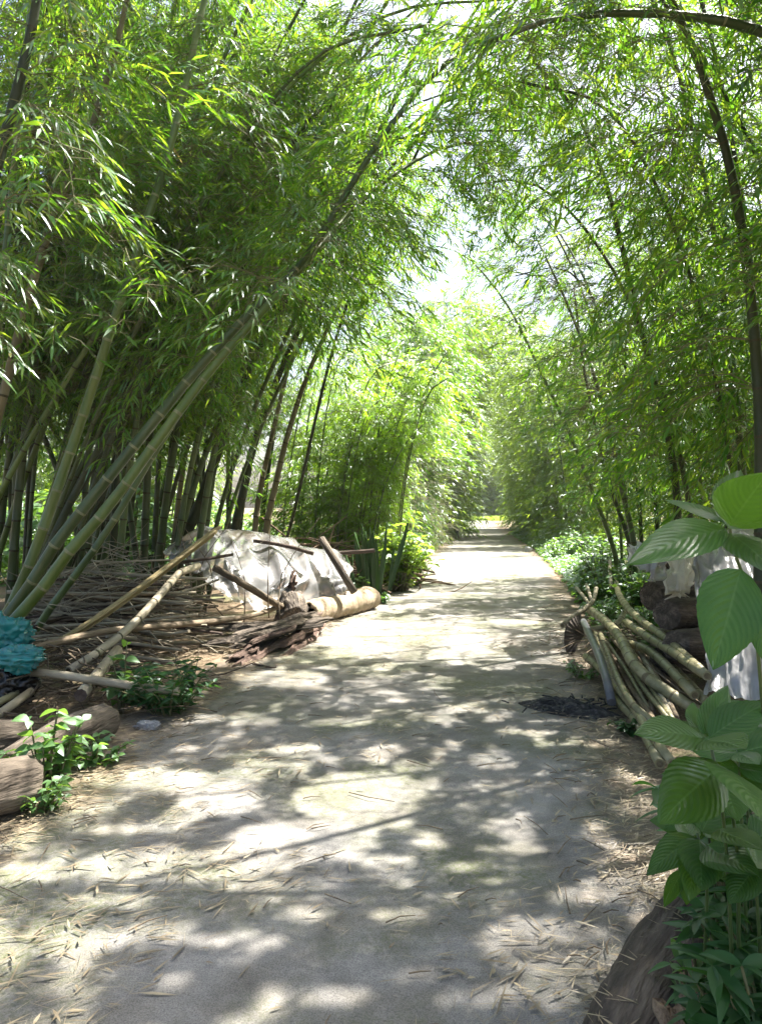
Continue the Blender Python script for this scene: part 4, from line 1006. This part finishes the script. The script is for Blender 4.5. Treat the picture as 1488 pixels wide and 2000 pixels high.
#@@PLANTS
# ------------------------------------------------------------------ plants
RT = np.array([0, .1, .25, .42, .6, .78, .92, 1.]); RW = np.array([.02, .5, .88, 1., .86, .56, .24, .01])
L2 = []
for i_ in range(7):
    for e_ in (0, 1): a_ = i_ * 3 + e_; L2 += [(a_, a_ + 3, a_ + 4), (a_, a_ + 4, a_ + 1)]
L2 = np.array(L2)


def leafset(name, P0, D, Ls, Ws, mat, parent, base, rng, fold=.3, droop=.25):
    d = D / (np.linalg.norm(D, axis=1)[:, None] + 1e-9); s = np.cross(d, UP) + 1e-4; s /= np.linalg.norm(s, axis=1)[:, None]; nn = np.cross(s, d); n = len(P0)
    a = (rng.random(n) - .5) * 1.3; ca, sa = np.cos(a)[:, None], np.sin(a)[:, None]; s, nn = s * ca + nn * sa, nn * ca - s * sa
    dr = droop * rng.uniform(.3, 2., n); V = np.zeros((n, 8, 3, 3))
    for i in range(8):
        c = P0 + d * (Ls * RT[i])[:, None] - UP * (Ls * dr * RT[i] ** 2)[:, None]; w = (Ws * .5 * RW[i])[:, None]
        V[:, i, 0] = c - s * w + nn * w * fold; V[:, i, 1] = c; V[:, i, 2] = c + s * w + nn * w * fold
    T = (L2[None] + (np.arange(n) * 24)[:, None, None]).reshape(-1, 3); me = trimesh(name, V.reshape(-1, 3) - base, T, [M[mat]])
    me.polygons.foreach_set('use_smooth', np.ones(len(T), bool)); me.update(); return link(name, me, parent)


def leafy(name, label, cat, base, h, spread, nst, ll, lw, mat, seed, group=None, per=11, up=.8, droop=.25, stem='twig', lean=(0, 0)):
    rng = np.random.default_rng(seed); base = np.asarray(base, float); root = tag(empty(name, base), label, cat, group); mb = MB(); ps, ds, ls, ws = [], [], [], []
    for s in range(nst):
        a = rng.random() * 2 * PI; R = spread * math.sqrt(rng.random()); hh = h * rng.uniform(.55, 1.05)
        e = base + np.array([math.cos(a) * R + lean[0] * hh, math.sin(a) * R + lean[1] * hh, hh * (1 - .25 * R / max(spread, .01))]); b = base + np.array([math.cos(a), math.sin(a), 0]) * R * .25
        m = (b + e) / 2 + np.array([0, 0, hh * .12]); st = spline([b, m, e], hh / 6); mb.tube(st, np.linspace(.006, .002, len(st)) * (1 + h), n=5)
        for j in range(per):
            t = .25 + .75 * (j + rng.random() * .5) / per; q = st[min(len(st) - 1, int(t * len(st)))]
            y = j * 2.4 + rng.normal() * .4; ps.append(q); ds.append([math.cos(y), math.sin(y), up * (rng.random() - .35)])
            sc = rng.uniform(.6, 1.15); ls.append(ll * sc); ws.append(lw * sc)
    mb.build('stem', M[stem], root, loc=base)
    leafset('foliage', np.array(ps), np.array(ds), np.array(ls), np.array(ws), mat, root, base, rng, droop=droop)
    return root


leafy('weed', 'pale green leafy weed growing in front of the brown logs', 'weed', H(88, 1560), .5, .2, 13, .085, .058, 'weed', 1, per=13)
leafy('weed', 'low pale weed right of the brown log, touching the litter', 'weed', H(185, 1500), .2, .2, 16, .06, .042, 'weed', 2, per=9)
leafy('weed', 'small flowering weed at the foot of the thick log', 'weed', H(85, 1590), .18, .16, 16, .05, .032, 'weed', 3, per=9)
leafy('weed', 'upright weed with heart shaped leaves in front of the pale bent pole', 'weed', H(238, 1395), .62, .07, 3, .12, .085, 'weed', 4, per=7)
leafy('shrub', 'dark green low shrub with pointed leaves beside the path on the left', 'shrub', H(330, 1395), .42, .42, 44, .10, .034, 'shrub', 5, per=13)
leafy('shrub', 'dark pointed leaf shrub in front of the short yellowish pole', 'shrub', H(255, 1370), .34, .22, 12, .12, .04, 'shrub', 6, per=10)
leafy('shrub', 'dark shrub crowding over the rotten log in the bottom right corner', 'shrub', (1.02, 1.86, 0), .58, .26, 40, .10, .03, 'shrub', 7, per=26, up=.5)
leafy('shrub', 'dark shrub with lighter tips at the right edge above the rotten log', 'shrub', (1.16, 2.35, 0), .75, .30, 30, .11, .036, 'shrub', 8, per=22, up=.5)
leafy('shrub', 'low dark shrub at the very corner in front of the bare plant stems', 'shrub', (.90, 1.68, 0), .62, .2, 30, .10, .03, 'shrub', 19, per=24, up=.5)
leafy('weed', 'small bright tipped sprig standing over the top of the rotten log', 'weed', (.86, 2.05, 0), .46, .10, 5, .09, .028, 'weed', 18, per=12)
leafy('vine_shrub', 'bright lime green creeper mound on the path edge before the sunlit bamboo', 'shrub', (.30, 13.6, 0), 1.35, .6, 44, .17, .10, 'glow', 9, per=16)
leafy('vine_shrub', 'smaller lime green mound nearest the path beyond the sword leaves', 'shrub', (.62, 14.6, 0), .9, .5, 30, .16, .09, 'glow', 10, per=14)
leafy('weed', 'small green weed at the far end of the hollow log', 'weed', H(742, 1180), .22, .16, 9, .09, .06, 'weed', 11, per=8)
leafy('weed', 'green weed between the plastic sheet and the sword leaves', 'weed', H(700, 1170), .4, .2, 10, .1, .07, 'weed', 12, per=8)
GW = 'weeds along the right stack'
leafy('weed', 'low weed on the path side of the bowed pipe', 'weed', H(1135, 1330), .2, .18, 12, .06, .035, 'weed', 13, GW, per=8)
leafy('weed', 'weed by the lowest bamboo pole end', 'weed', H(1225, 1440), .16, .14, 10, .07, .045, 'shrub', 14, GW, per=8)
leafy('weed', 'weed growing over the far end of the bamboo poles', 'weed', H(1150, 1175), .5, .35, 26, .13, .07, 'weed', 15, GW, per=9)
leafy('weed', 'tall weed at the far end of the poles, beside the white plastic', 'weed', H(1205, 1180), .6, .35, 26, .14, .08, 'weed', 16, GW, per=9)
leafy('weed', 'lone broad leaf sprig standing up out of the bamboo poles', 'weed', H(1262, 1250), .5, .12, 3, .13, .07, 'weed', 17, GW, per=4)


def sword(label, base, n, h, seed):
    rng = np.random.default_rng(seed); base = np.asarray(base, float); root = tag(empty('sword_plant', base), label, 'plant')
    for i in range(n):
        a = rng.random() * 2 * PI; R = rng.uniform(.03, .28); b = base + np.array([math.cos(a) * R, math.sin(a) * R, 0]); hh = h * rng.uniform(.55, 1.05)
        d = np.array([math.cos(a) * rng.uniform(0, .35), math.sin(a) * .2, 1.]); k = 9; V, fs = [], []
        yaw = rng.random() * PI; s = np.array([math.cos(yaw), math.sin(yaw), 0]); nn = np.array([-s[1], s[0], 0])
        for lay in (0, 1):
            for j in range(k):
                t = j / (k - 1); c = b + d * hh * t; w = .045 * (.6 + 1.1 * t * (1.3 - t)) * (1 - t ** 5) + .001
                for e in (-1, 0, 1): V.append(c + s * w * e + nn * (.02 * abs(e) + (.006 if lay else 0)))
        for lay in (0, 1):
            for j in range(k - 1):
                for e in (0, 1): q = lay * k * 3 + j * 3 + e; f = (q, q + 1, q + 4, q + 3); fs.append(f if lay == 0 else f[::-1])
        mb = MB(); mb.add(V, fs); mb.build('leaf', M['snake'], root, loc=base)
    return root


sword('clump of tall dark sword shaped leaves beside the lime green creeper', P(735, 1150, 12.9) * [1, 1, 0], 22, 1.25, 1)
sword('smaller clump of sword shaped leaves next to the brushwood', P(690, 1140, 13.2) * [1, 1, 0], 7, .75, 2)


def banana():
    base = np.array([3.55, 36, 0]); root = tag(empty('banana_plant', base), 'far broad leaved plant with arching leaves on the left path edge', 'plant'); mb = MB()
    mb.tube([base, base + [0, 0, 1.]], [.1, .06], n=8); mb.build('stem', M['culm'], root, loc=base)
    for i in range(8):
        a = i * .8 + .3; V, fs = [], []; k = 8
        for j in range(k):
            t = j / (k - 1); c = base + np.array([math.cos(a) * 1.3 * t, math.sin(a) * 1.3 * t, .9 + 1.3 * t - 1.1 * t * t]); s = np.array([-math.sin(a), math.cos(a), 0]); w = .27 * math.sin(PI * (.08 + .92 * t)) + .01
            V += [c - s * w + [0, 0, -.05], c, c + s * w + [0, 0, -.05]]
        for j in range(k - 1):
            for e in (0, 1): q = j * 3 + e; fs.append((q, q + 1, q + 4, q + 3))
        m2 = MB(); m2.add(V, fs); m2.build('leaf', M['weed'], root, loc=base)


banana()


# broad leaves close to the camera on the right
def broadleaf(root, base, b, t, w, face, seed, droop=.1, fold=.22):
    """b, t: base and tip in the world; w: half width; face: direction the upper side looks to"""
    L = np.linalg.norm(t - b); d = (t - b) / L; f = np.asarray(face, float); s = np.cross(f, d); s /= np.linalg.norm(s); nn = np.cross(d, s)
    k, n = 26, 11; V, fs, uv = [], [], []
    for i in range(k):
        q = i / (k - 1); wid = w * max(.02, (math.sin(PI * q ** .78) ** .8) * (1.08 - .25 * q)) if 0 < i < k - 1 else w * .015
        wid *= 1 + .03 * (i % 2) 
        for j in range(n):
            e = (j / (n - 1)) * 2 - 1
            rip = .0045 * L * math.sin(2 * PI * 11 * (q - .38 * abs(e) ** 1.25)) * abs(e) * .35
            c = b + d * L * q + s * wid * e + nn * (fold * wid * abs(e) + rip - .35 * wid * e * e * .6 + .03 * L * (vnoise(q * 3 + seed, e * 1.5) - .5)) - UP * droop * L * (q - .15) ** 2 * (q > .15)
            V.append(c); uv.append((q, e))
    for i in range(k - 1):
        for j in range(n - 1): p = i * n + j; fs.append((p, p + 1, p + n + 1, p + n))
    mb = MB(); mb.add(V, fs); o = mb.build('leaf', M['broad'], root, loc=base); me = o.data
    ul = me.uv_layers.new(name='UVMap'); idx = np.empty(len(me.loops), np.int32); me.loops.foreach_get('vertex_index', idx)
    ul.data.foreach_set('uv', np.array(uv, np.float32)[idx].ravel())


def broadplant(label, base, stems, leaves):
    base = np.asarray(base, float); root = tag(empty('broadleaf_plant', base), label, 'plant', 'broad leaved plants at the right edge')
    for st in stems:
        mb = MB(); sp = spline(st, .08); mb.tube(sp, np.linspace(.006, .0035, len(sp)), n=7); mb.build('stem', M['culm'], root, loc=base)
    for i, (b, t, w, face, dr) in enumerate(leaves): broadleaf(root, base, P(*b), P(*t), w, face, i * 3.1 + base[0], dr)
    return root


CAMF = (0, -1, .25)
broadplant('tall broad leaved plant at the right edge with leaves over the white plastic', (1.05, 1.9, 0),
           [[np.array([1.05, 1.9, 0]), P(1500, 1500, 1.75), P(1470, 1200, 1.7), P(1420, 1030, 1.65), P(1440, 920, 1.65)]],
           [((1416, 1030, 1.62), (1224, 1076, 1.45), .048, (0, -.75, .65), .12),
            ((1420, 1030, 1.62), (1445, 918, 1.9), .052, (-.1, -.9, .2), .0),
            ((1425, 1026, 1.62), (1500, 915, 1.45), .062, (-.2, -.9, .3), .05),
            ((1420, 1020, 1.7), (1300, 962, 1.9), .036, (.1, -.6, .8), .1),
            ((1425, 1040, 1.62), (1520, 1110, 1.45), .05, (0, -.7, .7), .15),
            ((1446, 1112, 1.5), (1392, 1308, 1.42), .066, (-.05, -1, .12), .0),
            ((1500, 1170, 1.5), (1490, 1290, 1.45), .05, (.1, -1, .2), .0)])
broadplant('lower broad leaved plant at the right edge with sunlit leaf tips', (.86, 1.85, 0),
           [[np.array([.86, 1.85, 0]), P(1420, 1700, 1.8), P(1400, 1520, 1.75), P(1385, 1445, 1.75)], [np.array([.86, 1.85, 0]), P(1440, 1700, 1.8), P(1420, 1560, 1.7), P(1405, 1500, 1.7)]],
           [((1372, 1440, 1.7), (1238, 1412, 1.6), .048, (-.1, -.6, .8), .15),
            ((1375, 1438, 1.72), (1420, 1338, 1.85), .034, (-.3, -.8, .3), .0),
            ((1370, 1435, 1.75), (1352, 1372, 2.0), .03, (0, -.7, .6), .0),
            ((1375, 1440, 1.7), (1270, 1375, 2.0), .03, (0, -.3, 1), .15),
            ((1385, 1440, 1.7), (1500, 1360, 1.75), .042, (0, -.7, .6), .1),
            ((1380, 1445, 1.68), (1455, 1450, 1.5), .05, (-.1, -.8, .5), .1),
            ((1400, 1500, 1.66), (1285, 1600, 1.5), .066, (-.2, -.85, .5), .05),
            ((1405, 1495, 1.7), (1290, 1505, 1.75), .04, (0, -.3, 1), .1),
            ((1425, 1505, 1.6), (1500, 1600, 1.35), .078, (.1, -.85, .5), .05),
            ((1410, 1520, 1.68), (1440, 1600, 1.6), .05, (0, -.9, .4), .05)])
broadplant('lowest broad leaved plant with drooping leaves over the litter', (.82, 2.0, 0),
           [[np.array([.82, 2.0, 0]), P(1380, 1760, 1.95), P(1365, 1660, 1.9), P(1360, 1625, 1.9)]],
           [((1356, 1635, 1.9), (1262, 1692, 1.85), .04, (-.2, -.6, .8), .2),
            ((1352, 1640, 1.9), (1326, 1590, 2.0), .03, (0, -.8, .5), .05),
            ((1358, 1650, 1.85), (1345, 1760, 1.75), .042, (.1, -.95, .3), .0),
            ((1365, 1640, 1.85), (1370, 1740, 1.75), .058, (.1, -.95, .4), .0),
            ((1370, 1625, 1.85), (1400, 1560, 1.9), .038, (-.2, -.9, .3), .0),
            ((1378, 1650, 1.85), (1480, 1700, 1.7), .06, (.1, -.8, .6), .1),
            ((1360, 1630, 1.9), (1272, 1650, 2.1), .03, (0, -.4, 1), .2),
            ((1330, 1700, 1.95), (1296, 1772, 1.95), .026, (.2, -1, .1), .0),
            ((1345, 1700, 1.95), (1340, 1768, 1.95), .024, (-.2, -1, .1), .0),
            ((1400, 1620, 1.75), (1490, 1650, 1.6), .045, (0, -.6, .8), .1)])
rng = np.random.default_rng(55)
for k_, (nx, ny, nY, lab) in enumerate([(1440, 1470, 2.0, 'broad leaved plant behind the lower one, filling the right edge'), (1385, 1570, 2.15, 'broad leaved plant half hidden between the lower and the lowest one'), (1470, 1640, 1.8, 'broad leaved plant cut by the right edge above the dark shrub'), (1450, 1400, 2.2, 'broad leaved plant in front of the clear plastic sheet')]):
    top = P(nx, ny, nY); lv = []
    for j in range(9):
        a = j * 2.4 + k_; c = top - np.array([0, 0, .035 * (j // 3)]); pr = (CX + F * c[0] / c[1], HZ - F * (c[2] - CH) / c[1], c[1]); L = rng.uniform(.10, .19)
        e = c + np.array([math.cos(a) * .9, math.sin(a) * .7, rng.uniform(-.45, .35)]) * L; pe = (CX + F * e[0] / e[1], HZ - F * (e[2] - CH) / e[1], e[1])
        lv.append((pr, pe, L * rng.uniform(.27, .34), (rng.normal() * .2, -.6, .7), rng.uniform(.05, .25)))
    broadplant(lab, (top[0] + .05, top[1] + .05, 0), [[np.array([top[0] + .05, top[1] + .05, 0]), top * [1, 1, .5] + [.03, .02, 0], top]], lv)

# verge plants further along, both sides
proto = [leafy('verge_shrub', 'x', 'shrub', (0, 0, 0), .8, .45, 24, .15, .065, 'weed', 700 + i, per=11) for i in range(4)]
rng = np.random.default_rng(71)
for side, n, y0, y1 in ((1, 46, 9.5, 40), (-1, 22, 17, 45)):
    for i in range(n):
        y = y0 + (y1 - y0) * rng.random() ** 1.4
        x = xr(y) + .45 + abs(rng.normal()) * 1.1 if side > 0 else xl(y) - .35 - abs(rng.normal()) * .5
        o = dup(proto[rng.integers(4)], (x, y, 0), rng.random() * 6.3, rng.uniform(.5, 1.15),
                'leafy green shrub on the right verge of the path' if side > 0 else 'leafy green shrub on the left verge of the path')
        o['group'] = 'shrubs on the right verge' if side > 0 else 'shrubs on the left verge'
glowp = leafy('verge_shrub', 'x', 'shrub', (0, 0, 0), 1.0, .6, 26, .26, .13, 'glow', 790, per=12)  # leaf colour carries the sunlight meant to brighten the far end
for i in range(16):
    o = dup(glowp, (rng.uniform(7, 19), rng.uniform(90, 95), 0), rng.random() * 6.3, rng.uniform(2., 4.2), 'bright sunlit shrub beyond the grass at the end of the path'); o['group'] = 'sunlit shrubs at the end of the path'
proto.append(glowp)
for o in proto:
    for ch in list(o.children): bpy.data.objects.remove(ch)
    bpy.data.objects.remove(o)


def scatter_leaves(name, label, cat, X, Y, Z, D, Ls, Ws, mat, rng, droop=0., fold=.3, rollr=.5, ):
    Pn = np.stack([X, Y, Z], 1); B = blades(Pn, D, Ls, Ws, rng, fold, droop, (rng.random(len(X)) - .5) * 2 * rollr)
    V = B.reshape(-1, 3); T = (LT[None] + (np.arange(len(B)) * 6)[:, None, None]).reshape(-1, 3)
    o = link(name, trimesh(name, V, T, [M[mat]])); return tag(o, label, cat, kind='stuff')


def ground_cover():
    rng = np.random.default_rng(81); n = 26000
    Y = 8 + 34 * rng.random(n) ** 1.7; side = rng.random(n) < .8
    off = .1 + np.abs(rng.normal(size=n)) * 1.1
    X = np.where(side, xr(Y) + off + .15, xl(Y) - off * .6 - .2); ok = side | (Y > 16)
    ok &= vnoise(X * 1.3, Y * 1.3) + .25 * rng.random(n) > .38
    X, Y, off = X[ok], Y[ok], off[ok]; m = len(X); h = .34 * vnoise(X * .9 + 5, Y * .9) * np.minimum(1, off * 1.6) + .05
    a = rng.random(m) * 2 * PI; D = np.stack([np.cos(a), np.sin(a), rng.normal(size=m) * .3 - .05], 1)
    s = rng.uniform(.6, 1.3, m) * (1 + Y / 40)
    scatter_leaves('ground_cover', 'carpet of small green weeds along the path edges', 'ground cover', X, Y, h * rng.random(m) ** .5 + .02, D, .085 * s, .045 * s, 'weed', rng, .2)


ground_cover()


def back_cover():
    rng = np.random.default_rng(85); n = 15000; Y = rng.uniform(13, 34, n); X = -4 - rng.random(n) * (4 + (Y - 13) * .75)
    ok = vnoise(X * .5, Y * .5) + .3 * rng.random(n) > .4; X, Y = X[ok], Y[ok]; m = len(X); h = .25 + 1.8 * vnoise(X * .6 + 3, Y * .6) ** 1.5
    a = rng.random(m) * 2 * PI; D = np.stack([np.cos(a), np.sin(a), rng.normal(size=m) * .4], 1)
    scatter_leaves('undergrowth', 'bright green undergrowth seen between the culms on the left', 'undergrowth', X, Y, h * rng.random(m) ** .6 + .02, D, rng.uniform(.2, .4, m), rng.uniform(.07, .15, m), 'weed', rng, .2)


back_cover()


def far_grass():
    rng = np.random.default_rng(82); n = 7000; Y = rng.uniform(82, 92, n); X = rng.uniform(2, 22, n); a = rng.random(n) * 2 * PI
    D = np.stack([np.cos(a) * .5, np.sin(a) * .5, np.ones(n)], 1)
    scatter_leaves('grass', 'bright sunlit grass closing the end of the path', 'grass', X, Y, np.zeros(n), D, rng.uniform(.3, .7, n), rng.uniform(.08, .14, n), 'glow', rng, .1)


far_grass()


def litter():
    rng = np.random.default_rng(83); out = []
    def put(n, y0, y1, pw, kind):
        Y = y0 + (y1 - y0) * rng.random(n) ** pw; a, b = xl(Y), xr(Y)
        if kind == 'path': X = a + (b - a) * rng.random(n); e = np.minimum(X - a, b - X) / (b - a); k = rng.random(n) < (.25 + .75 * np.exp(-e * 7)) * np.clip(vnoise(X * 1.9, Y * 1.9) * 2.6 - .75, .04, 1)
        elif kind == 'left': X = a + .3 - np.abs(rng.normal(size=n)) * .9; k = rng.random(n) < 1
        else: X = b - .12 - .25 * rng.random(n) ** 3 + np.abs(rng.normal(size=n)) * .55; k = rng.random(n) < 1
        out.append(np.stack([X, Y], 1)[k])
    put(34000, 1.9, 9, 1.35, 'path'); put(6000, 8, 24, 1.4, 'path'); put(14000, 2.2, 10, 1.2, 'left'); put(5000, 10, 30, 1.3, 'left'); put(12000, 1.9, 9, 1.1, 'right'); put(3000, 9, 24, 1.3, 'right')
    Q = np.concatenate(out); n = len(Q); X, Y = Q.T
    a = rng.normal(.45, .75, n); D = np.stack([np.cos(a), np.sin(a), rng.normal(size=n) * .05], 1)
    near = np.clip(1.25 - Y / 40, .8, 1.2)
    L = rng.gamma(4, .0155, n) * near; W = np.where(rng.random(n) < .6, .0022, rng.uniform(.005, .011, n))
    off = np.maximum(np.maximum(xl(Y) - X, X - xr(Y)), 0)
    Z = .026 + np.minimum(off, .6) * .06 * rng.random(n) + .006 * rng.random(n)
    la, lb = H(1372, 1795, .06), H(1195, 2150, .04); m = 130; t = rng.random(m)[:, None]; la = la + (lb - la) * t; sx = rng.uniform(-.09, .16, m)
    X = np.r_[X, la[:, 0] + sx]; Y = np.r_[Y, la[:, 1]]; Z = np.r_[Z, la[:, 2] + np.sqrt(np.maximum(.142 ** 2 - sx ** 2, .0004)) + .006]
    a = rng.random(m) * PI; D = np.vstack([D, np.stack([np.cos(a), np.sin(a), rng.normal(size=m) * .1], 1)]); L = np.r_[L, rng.uniform(.03, .09, m)]; W = np.r_[W, rng.uniform(.003, .008, m)]
    scatter_leaves('leaf_litter', 'dry tan bamboo leaves and straw scattered over the path and its edges', 'leaf litter', X, Y, Z, D, L, W, 'litter', rng, 0, .35, .28)
    mb = MB()
    for i in range(420):
        y = 1.9 + 9 * rng.random() ** 1.5; a_, b_ = xl(y), xr(y); t = rng.random(); x = a_ + (b_ - a_) * (t if rng.random() < .4 else (t * .15 if rng.random() < .5 else 1 - t * .15)); an = rng.normal(.3, .9); l = rng.gamma(3, .035)
        d = np.array([math.cos(an), math.sin(an), 0]) * l / 2; p = np.array([x, y, .03])
        mb.tube([p - d, p + [rng.normal() * l * .06, rng.normal() * l * .06, .005], p + d], [.0032, .0028, .0015], n=4, cap=False)
    tag(mb.build('fallen_twigs', M['stick']), 'small fallen twigs strewn over the path', 'twigs', kind='stuff')


litter()

#@@LIGHT
# ------------------------------------------------------------------ humid air
def haze():
    mb = MB(); a, b = np.array([-60., -12., -2.]), np.array([60., 130., 22.])
    V = [(x, y, z) for x in (a[0], b[0]) for y in (a[1], b[1]) for z in (a[2], b[2])]
    mb.add(V, [(0, 1, 3, 2), (4, 6, 7, 5), (0, 4, 5, 1), (2, 3, 7, 6), (0, 2, 6, 4), (1, 5, 7, 3)])
    m, nt, out = newmat('haze'); v = nd(nt, 'ShaderNodeVolumePrincipled'); v.inputs['Color'].default_value = (.9, .95, .9, 1); v.inputs['Density'].default_value = .0005; v.inputs['Anisotropy'].default_value = .3
    nt.links.new(v.outputs[0], out.inputs['Volume']); o = mb.build('haze', m, smooth=False); tag(o, 'pale humid haze hanging under the bamboo along the path', 'haze', kind='stuff')


if HAZE: haze()
# ------------------------------------------------------------------ light, sky, camera
w = bpy.data.worlds.new('World'); SC.world = w; w.use_nodes = True; nt = w.node_tree
bg = nt.nodes['Background']; sk = nt.nodes.new('ShaderNodeTexSky'); sk.sky_type = 'NISHITA'; sk.sun_disc = False
sk.sun_elevation = SUN_EL; sk.sun_rotation = SUN_AZ; sk.air_density = 1.0; sk.dust_density = 5.0; sk.ozone_density = 1.0
nt.links.new(sk.outputs[0], bg.inputs[0]); bg.inputs[1].default_value = .07
sd = bpy.data.lights.new('sun', 'SUN'); sd.energy = 5.0; sd.angle = math.radians(.53); sd.color = (1, .95, .875)
so = bpy.data.objects.new('sun', sd); COL.objects.link(so); so.rotation_euler = Vector(-SUN).to_track_quat('-Z', 'Y').to_euler(); so.location = tuple(SUN * 40)
cd = bpy.data.cameras.new('camera'); cam = bpy.data.objects.new('camera', cd); COL.objects.link(cam)
cd.sensor_fit = 'VERTICAL'; cd.sensor_height = 36; cd.lens = 36 * F / 2000; cd.clip_end = 3000; cd.clip_start = .05
cam.location = (0, 0, CH); cam.rotation_euler = (math.radians(90), 0, 0); cd.shift_y = (HZ - 1000) / 2000
SC.camera = cam
SC.view_settings.view_transform = 'Standard'; SC.view_settings.look = 'None'; SC.view_settings.exposure = 2.68; SC.view_settings.gamma = 1
SC.cycles.max_bounces = 9; SC.cycles.diffuse_bounces = 4; SC.cycles.transmission_bounces = 7; SC.cycles.transparent_max_bounces = 10; SC.cycles.glossy_bounces = 3
SC.cycles.use_denoising = True; SC.cycles.sample_clamp_indirect = 8
